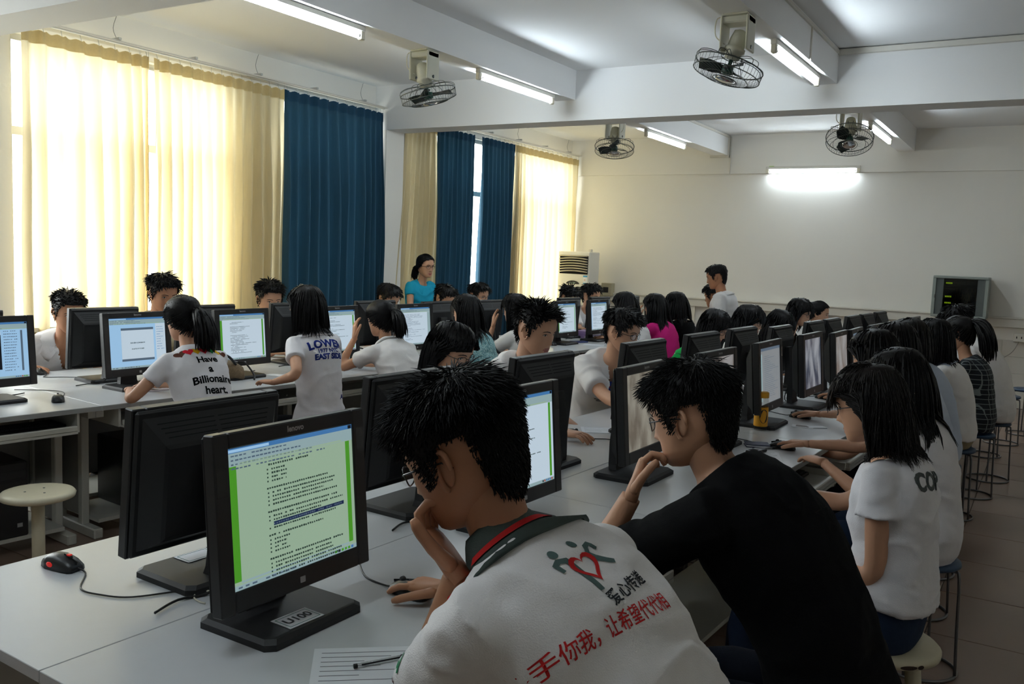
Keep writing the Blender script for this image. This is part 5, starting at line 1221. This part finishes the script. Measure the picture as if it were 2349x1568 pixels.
C_GRN = cloth('green_print', (40, 120, 80), .05, .1); C_MRN = cloth('maroon_print', (100, 32, 44), .05, .1)
for pts, m_ in (([(-.006, .035), (.004, .022), (.010, .008)], C_GRN), ([(-.010, .020), (.002, .012)], C_GRN), ([(-.004, -.006), (-.008, -.020), (.004, -.034)], C_MRN)):
    V, F = poly_grid(band(pts, .0035), .01); decal(I, V, F, V3(-.815, 1.135, .915), V3(.7, -.7, 0), V3(0, 0, 1), m_, 'print')
I = PP['blacktee']; C_DIM = cloth('faded_black_print', (36, 33, 32), .1, .1)
st = [(math.sin(math.pi * i / 5) * (.045 if i % 2 == 0 else .018), math.cos(math.pi * i / 5) * (.045 if i % 2 == 0 else .018)) for i in range(10)]
for i in range(10): put_poly(I, band([st[i], st[(i + 1) % 10]], .0011), .72, .03, .0, C_DIM, off=.002)
I = PP['bill']
for row, (tx, lt) in enumerate((('Have', .01), ('a', .012), ('Billionaire', .016), ('heart.', .02))): put_text(I, tx, .785, lt, .054, C_BLACK, bold=.0016, du=-.056 * row)
for k, c_ in enumerate(((90, 56, 44), (206, 40, 56), (222, 170, 30), (206, 40, 56), (30, 140, 70), (226, 180, 30), (30, 140, 70))):
    put_poly(I, off_(heart(.052), -.12 + .040 * k, 0), .88, .015, .0, cloth('heart_print_%d' % (k % 6), c_, .05, .1), off=.0018 + .0004 * (k % 2))
put_poly(I, off_(circ(.024), .075, .035), .88, .015, .0, cloth('heart_print_2', (222, 170, 30)), off=.0026)
I = PP['lower']
put_text(I, 'LOWER', .84, .012, .068, C_NAVY, bold=.003, arc=.9, spacing=1.05); put_text(I, '1977 NYC', .84, .016, .034, C_NAVY, bold=.0012, du=-.044); put_text(I, 'EAST SIDE', .84, .016, .044, C_NAVY, bold=.0022, du=-.080)
put_text(I, 'AE', .28, .10, .04, C_NAVY, bold=.001)
I = PP['cop']
C_STIP = mat('stippled_print', rgb(74, 80, 80), .9, var=.7, scale=220)
put_text(I, 'COP', .82, -.04, .075, C_STIP, bold=.003, rot=R(-8), maxlen=.01)
I = PP['b19']                               # square print on the chest
c, r, u = back_frame(I, .55); r2 = -r
sq = [(-.06, -.065), (.06, -.065), (.06, .065), (-.06, .065)]
cc = c - r2 * .035 + u * .125; V, F = poly_grid(sq, .015); decal(I, V, F, cc, r2, u, C_NAVY, 'print'); C_MAR = cloth('maroon_print', (100, 32, 44), .05, .1)
for pts in ([(-.05, .03), (-.02, .05), (.02, .02), (.05, .04)], [(-.05, -.02), (-.01, .0), (.02, -.04), (.05, -.01)], [(-.03, -.055), (.0, -.03), (.03, -.058)]):
    V, F = poly_grid(band(pts, .007), .012); decal(I, V, F, cc, r2, u, C_MAR, 'print', .0028)
for k, w2 in ((0, .055), (1, .04)):
    V, F = poly_grid(band([(-w2, -.08 - .014 * k), (w2, -.08 - .014 * k)], .0035), .012); decal(I, V, F, cc, r2, u, C_INK, 'print', .002)
I = PP['green']; C_DOT = cloth('white_dot', (220, 226, 214), .05, .1)
rnd = random.Random(5)
for k in range(16):
    c, r, u = back_frame(I, rnd.uniform(.45, .85)); V, F = poly_grid(circ(.006, 7), .02); lt = rnd.uniform(-.13, .13)
    decal(I, V, F, c + r * lt, -r if k % 2 else r, u, C_DOT, 'dot')
I = PP['polo_f']; c, r, u = back_frame(I, .62)
V, F = text_mesh('A', .06, maxlen=.012, bold=.003); decal(I, V, F, c - r * -.03, -r, u, C_RED, 'print')

# ------------------------------------------------------------------ stools
def wire_stool_parts():
    d = []
    d.append(('seat', MB().lathe([(.02, .432), (.125, .434), (.135, .442), (.132, .456), (.11, .462), (.02, .459)], 24).mesh('seat', M_STOOLB)))
    for k in range(4):
        a = math.pi / 4 + k * math.pi / 2; c_, s_ = math.cos(a), math.sin(a)
        d.append(('leg', MB().tube(smooth_path([(.05 * c_, .05 * s_, .428), (.115 * c_, .115 * s_, .426), (.133 * c_, .133 * s_, .40), (.140 * c_, .140 * s_, .2), (.148 * c_, .148 * s_, .012)], 3), .0062, 6).mesh('leg', M_STOOLL)))
    d.append(('floor_ring', MB().tube([(.148 * math.cos(q), .148 * math.sin(q), .0068) for q in [2 * math.pi * i / 28 for i in range(28)]], .0065, 6, closed=True).mesh('floor_ring', M_STOOLL)))
    return d
WSP = wire_stool_parts()
def wire_stool(label, x, y, rz=0.0, group='blue topped wire stools'):
    t = thing('stool', label, 'stool', (x, y, 0), rz, group)
    for nm, me in WSP: link(nm, me, t)
    return t
STOOL_OF = ['nearest young man in the white polo', 'young man in the black t-shirt', 'young woman with very long hair', 'first dark haired student beyond the very long hair', 'second dark haired student beyond the very long hair', 'student in pale blue', 'young woman in khaki trousers', 'young woman in the dark plaid shirt', 'student in the loose white shirt', 'young woman with glasses behind the nearest turned monitors', 'spiky haired young man in the open necked polo', 'young man in the v-neck t-shirt', 'young woman in the green dotted blouse', 'young woman with the full fringe', 'young woman with long sloping hair', 'young woman in the black top over white', 'young woman with pulled back hair', 'cropped haired young man by the left edge', 'young man in the cream shirt', 'young man in the mustard top', 'black haired student left of the woman in turquoise', 'short haired student below the woman in turquoise', 'student in front of the blue curtain gap', 'spiky haired young man below the air conditioner', 'young man next to the junction box', 'young woman with the yellow hair tie', 'young woman in the blue lettered polo', 'young woman with the blue hair tie', 'young woman in the mint patterned blouse', 'young woman with grey banded sleeves', 'long haired young woman left of the pink blouse', 'young woman in the pink blouse', 'young woman in the wide necked black top', 'student beside the standing man']
for k, inf in enumerate([q for q in ALLP if not q['stand'] and q is not PP['cop']]):
    wire_stool('blue topped wire stool under the ' + STOOL_OF[k], inf['Pv'][0], inf['Pv'][1], .3 * k)
wire_stool('empty blue topped wire stool on the aisle, nearest of three', -.44, 8.75, .2); wire_stool('empty blue topped wire stool on the aisle, middle of three', -.33, 9.50, .5); wire_stool('empty blue topped wire stool cut by the right edge', -.17, 10.2, .9)
t = thing('stool', 'cream round stool on one thick post at the lower left', 'stool', (-3.74, 2.20, 0))
MB().lathe([(.02, .445), (.13, .447), (.150, .455), (.153, .468), (.145, .478), (.12, .480), (.02, .480)], 36).build('seat', M_STOOLW, t)
MB().cyl((0, 0, .03), (0, 0, .447), .027, n=18).build('post', M_STOOLW, t); MB().lathe([(.16, 0), (.16, .012), (.14, .022), (.05, .03), (.03, .05)], 28).build('foot', M_STOOLW, t)
for k in range(3): MB().cyl((.05 * math.cos(2.1 * k), .05 * math.sin(2.1 * k), .4795), (.05 * math.cos(2.1 * k), .05 * math.sin(2.1 * k), .4815), .005, n=8).build('screw', M_WIRE, t)
sx, sy = float(PP['cop']['Pv'][0]), float(PP['cop']['Pv'][1])
t = thing('stool', 'cream round stool with chipped paint under the woman in the lettered t-shirt', 'stool', (sx, sy, 0))
st_ = MB().lathe([(.02, .425), (.15, .427), (.168, .434), (.170, .450), (.160, .460), (.02, .459)], 36).build('seat', M_STOOLW, t)
for a, w2 in ((-55, .022), (-42, .009)):
    q = R(a); pts = [(.1705 * math.cos(q + w2 / .17 * math.cos(z) * 1.2), .1705 * math.sin(q + w2 / .17 * math.cos(z) * 1.2), .443 + .0065 * math.sin(z)) for z in [2 * math.pi * i / 12 for i in range(12)]]
    MB().add(pts, [tuple(range(12))]).build('worn_patch', M_RUST, st_)
for k in range(4):
    a = R(20) + k * math.pi / 2; c_, s_ = math.cos(a), math.sin(a)
    MB().tube([(.09 * c_, .09 * s_, .43), (.135 * c_, .135 * s_, .0)], .024, 12).build('leg', M_STOOLW, t)
MB().tube([(.10 * math.cos(R(20)), .10 * math.sin(R(20)), .28), (.10 * math.cos(R(200)), .10 * math.sin(R(200)), .28)], .015, 8).build('crossbar', M_STOOLW, t)
MB().tube([(.10 * math.cos(R(110)), .10 * math.sin(R(110)), .25), (.10 * math.cos(R(290)), .10 * math.sin(R(290)), .25)], .015, 8).build('crossbar', M_STOOLW, t)

# ------------------------------------------------------------------ computer mice, keyboards, towers
def mouse_mesh():
    rings = []
    for x, w2, h in ((-.058, .014, .012), (-.052, .024, .024), (-.03, .0305, .035), (0, .031, .0375), (.03, .029, .031), (.05, .026, .021), (.057, .018, .012)):
        rings.append([(x, w2 * math.copysign(abs(math.cos(q)) ** .75, math.cos(q)), max(.0015, h * math.copysign(abs(math.sin(q)) ** .7, math.sin(q))) if math.sin(q) > 0 else .0015) for q in [2 * math.pi * i / 16 for i in range(16)]])
    return MB().loft(rings, 0, True, True).mesh('mouse_body', M_BLACK)
MM = mouse_mesh(); MW = MB().cyl((.026, -.004, .032), (.026, .004, .032), .008, n=12).mesh('scroll_wheel', M_BLACKM)
MBTN = MB().box(.004, .054, -.0008, .0008, .020, .0345, 0, 0, Matrix.Rotation(R(14), 4, 'Y') @ Matrix.Translation((-.006, 0, .004))).mesh('button_seam', M_SLOT)
def mouse(label, x, y, rz, cord=None, red=False):
    t = thing('computer_mouse', label, 'mouse', (x, y, DH + .0005), R(rz), 'black corded mice')
    link('mouse_body', MM, t); link('scroll_wheel', MW, t); link('button_seam', MBTN, t)
    if red:
        mr = mat('red_led_glow', (.3, .01, .01), .3, emit=(1, .03, .02), estr=.22)
        for s in (-1, 1): MB().ball((-.012, s * .0295, .014), (.012, .0025, .007), 10, 6).build('side_light', mr, t)
        MB().box(.02, .032, -.0045, .0045, .036, .0405, 0, .001).build('wheel_light', mr, t)
    c_ = math.cos(-R(rz)), math.sin(-R(rz))
    if cord is None: cord = [(x + math.cos(R(rz)) * d_ + math.sin(R(rz)) * w_, y + math.sin(R(rz)) * d_ - math.cos(R(rz)) * w_) for d_, w_ in ((.10, .01), (.18, -.02), (.27, .01))]
    L_ = [(.056, 0, .010)] + [((px - x) * c_[0] - (py - y) * c_[1], (px - x) * c_[1] + (py - y) * c_[0], .0025) for px, py in cord]
    MB().tube(smooth_path(L_, 6), .0022, 5).build('cord', M_CORD, t)
mouse('black mouse with red glowing sides on the near left desk', -2.12, 1.31, 5, [(-2.03, 1.315), (-1.95, 1.25), (-1.88, 1.255), (-1.81, 1.29), (-1.75, 1.39)], True)
mouse('black mouse under the hand of the young man in the white polo', -1.30, 1.705, 176, [(-1.38, 1.71), (-1.46, 1.725), (-1.55, 1.80)])
mouse('black mouse on the window island desk at the left edge', -4.33, 2.66, 150, [(-4.42, 2.74), (-4.56, 2.83), (-4.68, 2.80), (-4.80, 2.70)])
mouse('black mouse under the hand reaching past the yellow bottle', -1.02, 4.13, 172, [(-1.12, 4.15), (-1.25, 4.2), (-1.4, 4.22)])
mouse('black mouse under the hand beside the folded identity card', -1.16, 5.04, 172, [(-1.25, 5.06), (-1.38, 5.12), (-1.5, 5.1)])
mouse('black mouse under the hand beyond the third turned monitor', -1.21, 5.88, 172)
mouse('black mouse held by the young man at the left edge', -5.27, 3.11, 5, [(-5.18, 3.11), (-5.12, 3.06), (-5.05, 3.14), (-4.98, 3.2)])
mouse('black mouse behind the spiky haired young man on the window island', -4.02, 7.35, 150)
mouse('black mouse held by the woman in white left of the pink blouse', -3.96, 8.2, 172)
mouse('black mouse under the hand below the air conditioner', -4.56, 9.02, 0)
mouse('black mouse on the turned side beside the paper slip', -1.90, 3.70, 10)
mouse('black mouse held by the woman with the blue hair tie', -4.31, 4.73, 176)
def kb_parts():
    b = MB().box(-.075, .075, -.22, .22, 0, .016, 0, .004).mesh('keyboard_case', M_BLACK); k = MB()
    for r_ in range(5):
        for c_ in range(18): k.box(-.062 + r_ * .025, -.042 + r_ * .025, -.208 + c_ * .0232, -.188 + c_ * .0232, .016, .023)
    return b, k.mesh('keys', M_BLACKM)
KBB, KBK = kb_parts()
def keyboard(label, seam, th, y, side, hd, out):
    xx = seam(y) + side * (hd - .20 + out); t = thing('keyboard', label, 'keyboard', (xx, y, .6345), th, 'black keyboards on pull out trays')
    link('keyboard_case', KBB, t); o = link('keys', KBK, t); o['kind'] = 'stuff'
keyboard('black keyboard on the tray beside the woman in the lettered t-shirt', seamB, THB, 3.96, 1, .625, .09)
keyboard('black keyboard on the tray in front of the woman in the lettered t-shirt', seamB, THB, 3.13, 1, .625, .20)
keyboard('black keyboard on the tray below the black t-shirt', seamB, THB, 2.29, 1, .625, .02)
keyboard('black keyboard on the tray at the left edge of the window island', seamA, THA, 2.42, 1, .65, 0)
def tower(label, x, y, rz):
    t = thing('computer_tower', label, 'computer tower', (x, y, .0955), rz, 'black towers under the desks')
    MB().box(-.19, .19, -.085, .085, 0, .38, 0, .006).build('case', M_BLACK, t)
    f = MB().box(.19, .205, -.085, .085, 0, .38, 0, .006).build('front_panel', M_BLACKM, t)
    MB().box(.205, .208, -.07, .07, .30, .335, 0, .001).build('drive_tray', M_RIM, f); MB().box(.205, .208, -.07, .07, .25, .285, 0, .001).build('drive_tray', M_RIM, f)
    MB().cyl((.205, 0, .2), (.209, 0, .2), .012, n=14).build('power_button', M_SILVER, f); MB().box(.205, .207, .03, .055, .05, .07).build('sticker', M_SILVER, f)
for k, (y, lb) in enumerate(((1.75, 'black computer tower under the window island desk at the left edge, nearer'), (2.42, 'black computer tower under the window island desk behind the cream stool'), (3.15, 'black computer tower under the printed t-shirt student desk'), (3.9, 'black computer tower under the desk of the blue lettered polo'))):
    tower(lb, seamA(y) + .24, y, THA)

# ------------------------------------------------------------------ things lying on the desks
def sheet(name, label, cat, x, y, rz, w, h, m, lines=0, th_=.0012, z=DH, group=None):
    t = thing(name, label, cat, (x, y, z + .0006), R(rz), group); s = MB().box(-w / 2, w / 2, -h / 2, h / 2, 0, th_)
    s.build('sheet', m, t)
    if lines:
        p_ = MB(); rr = random.Random(int(x * 1000))
        for i in range(lines):
            yy = h * .42 - h * .84 * i / lines; p_.box(-w * .42, -w * .42 + w * rr.uniform(.3, .84), yy - .0009, yy + .0009, th_ + .0002, th_ + .0005)
        p_.build('printed_lines', mat('grey_ink', rgb(120, 120, 126), .8), t)['kind'] = 'stuff'
    return t
sheet('paper', 'printed white sheet on the near desk under the pen', 'paper', -1.10, 1.30, 40, .21, .29, M_PAPER, 12)
def pen(name, label, x, y, rz, z=DH + .0075, body=None):
    t = thing(name, label, 'pen', (x, y, z), R(rz))
    MB().cyl((-.065, 0, 0), (.04, 0, 0), .0045, n=10).build('barrel', body or clear_mat('clear_pen_plastic', (.8, .8, .8)), t)
    MB().cyl((-.055, 0, 0), (.05, 0, 0), .0018, n=6).build('refill', M_INK, t)
    MB().cyl((.03, 0, 0), (.075, 0, 0), .0055, .005, n=10).build('cap', M_BLACK, t); MB().cyl((-.072, 0, 0), (-.065, 0, 0), .0048, n=10).build('end_plug', M_BLACK, t)
pen('pen', 'clear ballpoint pen with black cap on the near paper', -1.11, 1.385, 60)
pen('pen', 'silver pen beside the dark blue notebook', -1.075, 4.06, 50, DH + .006, M_SILVER)
t = sheet('paper', 'white sheet under the mobile phone on the aisle desk', 'paper', -1.045, 3.90, 20, .15, .20, M_PAPER, 6)
t = thing('notebook', 'small dark blue notebook beside the silver pen', 'notebook', (-1.13, 4.10, DH), R(25))
MB().box(-.055, .055, -.04, .04, 0, .004, 0, .001).box(-.055, .055, -.04, .04, .010, .014, 0, .001).build('cover', mat('navy_cover', rgb(24, 34, 66), .6), t); MB().box(-.052, .053, -.038, .038, .004, .010).build('pages', M_PAPER, t)
t = thing('mobile_phone', 'black and silver mobile phone on the aisle desk', 'phone', (-1.09, 3.95, DH + .0022), R(75))
MB().box(-.055, .055, -.024, .024, 0, .013, 0, .004).build('phone_body', M_BLACK, t); MB().box(-.052, .012, -.022, .022, .013, .0145, 0, .0005).build('phone_front', M_SILVER, t); MB().box(-.045, .0, -.016, .016, .0145, .015).build('phone_screen', M_SLOT, t)
t = sheet('identity_card', 'small printed card beside the mouse on the aisle desk', 'card', -1.08, 4.77, 10, .11, .075, M_PAPER, 0, .002); MB().box(-.035, .03, -.022, .022, .0022, .0028).build('photo', mat('card_photo', rgb(110, 104, 104), .6, var=.5, scale=90), t)
sheet('paper', 'folded white slip right of the printed card', 'paper', -1.015, 4.80, 40, .09, .05, M_PAPER, 0, .004)
sheet('paper', 'white sheet on the turned side of the aisle island beside the dark print t-shirt', 'paper', -1.85, 3.93, 30, .20, .14, M_PAPER, 4)
sheet('paper', 'white slip beside the patterned bag on the window island', 'paper', -4.28, 4.12, 15, .14, .08, M_PAPER, 0)
sheet('book', 'thin pale booklet under the nearest lit slide screen', 'book', -4.33, 3.22, 80, .20, .15, mat('pale_cover', rgb(206, 196, 200), .5, var=.25, scale=30), 0, .008)
sheet('book', 'pink edged booklet behind the nearest lit slide screen', 'book', -5.02, 3.52, 100, .20, .15, mat('pink_cover', rgb(206, 170, 162), .5), 0, .012)
sheet('paper', 'white sheet near the blue notebook on the window island', 'paper', -3.76, 7.72, 20, .20, .14, M_PAPER, 0)
sheet('notebook', 'blue notebook on the window island behind the glasses wearer', 'notebook', -3.98, 7.83, 65, .16, .09, mat('blue_cover', rgb(60, 76, 130), .5), 0, .012)
sheet('paper', 'white sheet beside the hand below the air conditioner', 'paper', -4.50, 9.28, 10, .16, .1, M_PAPER, 0)
for k in range(3):
    t = thing('book', ['lilac covered book at the bottom of the pile on the window island', 'lilac covered book in the middle of the pile on the window island', 'lilac covered book on top of the pile on the window island'][k], 'book', (-4.20 + .01 * k, 8.42, DH + .024 * k), R(75 + 4 * k), 'pile of lilac books')
    MB().box(-.13, .13, -.09, .09, 0, .003).box(-.13, .13, -.09, .09, .020, .023).box(-.13, -.126, -.09, .09, .003, .020).build('cover', mat('lilac_cover', rgb(170, 140, 190), .5, var=.2, scale=20), t); MB().box(-.126, .127, -.087, .087, .003, .020).build('pages', M_PAPER, t)
# drink bottles
t = thing('drink_bottle', 'yellow lidded clear bottle with a yellow sleeve on the aisle desk', 'bottle', (-1.235, 4.52, DH))
MB().lathe([(.030, 0), (.034, .006), (.034, .025), (.033, .12), (.034, .15), (.030, .165), (.028, .172)], 24).build('bottle_body', clear_mat('clear_bottle', (.86, .87, .84)), t)
MB().lathe([(.0348, .022), (.0352, .024), (.0345, .118), (.034, .12)], 24, caps=False).build('sleeve', mat('yellow_sleeve', rgb(226, 160, 26), .6, var=.06), t)
MB().lathe([(.028, .168), (.0335, .168), (.0335, .192), (.030, .197), (.01, .198)], 24).build('lid', mat('yellow_lid', rgb(232, 168, 30), .45), t)
pl = [(.022 * math.cos(q), .036 * math.sin(q)) for q in [2 * math.pi * i / 16 for i in range(16)]]
MB().add([(.0358 * math.cos(-.9 + x / .035), .0358 * math.sin(-.9 + x / .035), .075 + z) for x, z in pl], [tuple(range(16))]).build('sleeve_print', M_INK, t)
t = thing('water_bottle', 'clear water bottle with a green label between two monitors', 'bottle', (-1.60, 6.72, DH))
MB().lathe([(.028, 0), (.032, .006), (.032, .07), (.030, .075), (.032, .08), (.032, .15), (.028, .175), (.014, .2), (.013, .212)], 20).build('bottle_body', clear_mat('clear_pet', (.86, .88, .88)), t)
MB().lathe([(.0326, .07), (.033, .072), (.033, .115), (.0326, .117)], 20, caps=False).build('label_band', mat('green_label', rgb(30, 130, 60), .5), t); MB().lathe([(.0145, .205), (.0155, .206), (.0155, .226), (.013, .228)], 16).build('cap', M_PAPER, t)
# bags
M_LEO = mat('leopard_cloth', rgb(120, 102, 78), .9, var=.6, scale=120)
t = thing('bag', 'patterned cloth bag with black straps between two window island students', 'bag', (-4.36, 3.72, DH), R(60))
rings = [[(x, w2 * math.copysign(abs(math.cos(q)) ** .8, math.cos(q)), h * .5 + h * .5 * math.copysign(abs(math.sin(q)) ** .8, math.sin(q))) for q in [2 * math.pi * i / 16 for i in range(16)]] for x, w2, h in ((-.15, .02, .04), (-.14, .05, .085), (-.08, .065, .11), (0, .07, .13), (.08, .066, .12), (.14, .05, .08), (.15, .02, .05))]
MB().loft(rings, 0, True, True).build('bag_body', M_LEO, t)
for s in (-1, 1): MB().tube(smooth_path([(-.08, s * .05, .1), (-.05, s * .07, .15), (.03, s * .08, .16), (.09, s * .05, .10)], 5), .008, 6).build('strap', M_CORD, t)
MB().tube(smooth_path([(.1, .02, .11), (.16, .03, .10), (.21, .0, .03), (.20, -.06, .006)], 5), .006, 6).build('wrist_loop', M_CORD, t)
MB().tube([(-.12, 0, .098), (-.05, 0, .125), (.03, 0, .133), (.11, 0, .11)], .003, 5).build('zip', M_SILVER, t)
t = thing('tissue_box', 'small white box beside the monitor of the blue hair tie student', 'box', (-4.42, 5.02, DH), R(10))
MB().box(-.06, .06, -.05, .05, 0, .075, 0, .002).build('carton', M_PAPER, t); MB().box(-.03, .03, -.006, .006, .0752, .0765).build('slot', M_INK, t)
t = thing('bag', 'small black camera bag beside the small white box', 'bag', (-4.30, 4.93, DH), R(20))
rings = [[(.055 * k2 * math.copysign(abs(math.cos(q)) ** .6, math.cos(q)), .04 * k2 * math.copysign(abs(math.sin(q)) ** .6, math.sin(q)), z) for q in [2 * math.pi * i / 16 for i in range(16)]] for z, k2 in ((0, .9), (.01, 1), (.06, 1), (.078, .9), (.085, .6))]
MB().loft(rings, 0, True, True).build('bag_body', M_BLACKM, t); MB().tube(smooth_path([(-.05, 0, .06), (-.03, .03, .11), (.03, .03, .11), (.05, 0, .06)], 4), .005, 5).build('strap', M_CORD, t)
# name cards on two monitor bases
def base_card(label, x, y, rz, txt):
    t = thing('name_card', label, 'card', (x, y, DH + .0225), rz); MB().box(-.032, .032, -.05, .05, 0, .0012).build('card', M_PAPER, t)
    MB().box(-.026, .026, -.044, -.0425, .0013, .0016).box(-.026, .026, .0425, .044, .0013, .0016).box(-.026, -.0245, -.0425, .0425, .0013, .0016).box(.0245, .026, -.0425, .0425, .0013, .0016).build('border', mat('teal_ink', rgb(40, 110, 100), .6), t)
    if not txt: return
    V, F = text_mesh(txt, .034, bold=.0008); MB().add([(-y_, x_, .0018) for x_, y_, z_ in V], F).build('lettering', M_INK, t)
base_card('white card with a teal border on the base of the nearest lit monitor', -1.434 + .055, 1.40, THB, 'U100')
base_card('white card on the base of the nearest turned monitor', -1.90 + .05 * 1.52 - .055, 1.535, THB + math.pi, '')
t = thing('cable_loop', 'thin white cable loop on the desk between the two nearest monitors', 'cable', (-1.66, 1.40, DH)); MB().tube([(.05 * math.cos(q) , .035 * math.sin(q), .003) for q in [2 * math.pi * i / 20 for i in range(17)]], .0022, 5).build('cord', M_IVORY, t)

bpy.data.scenes.remove(_WS)
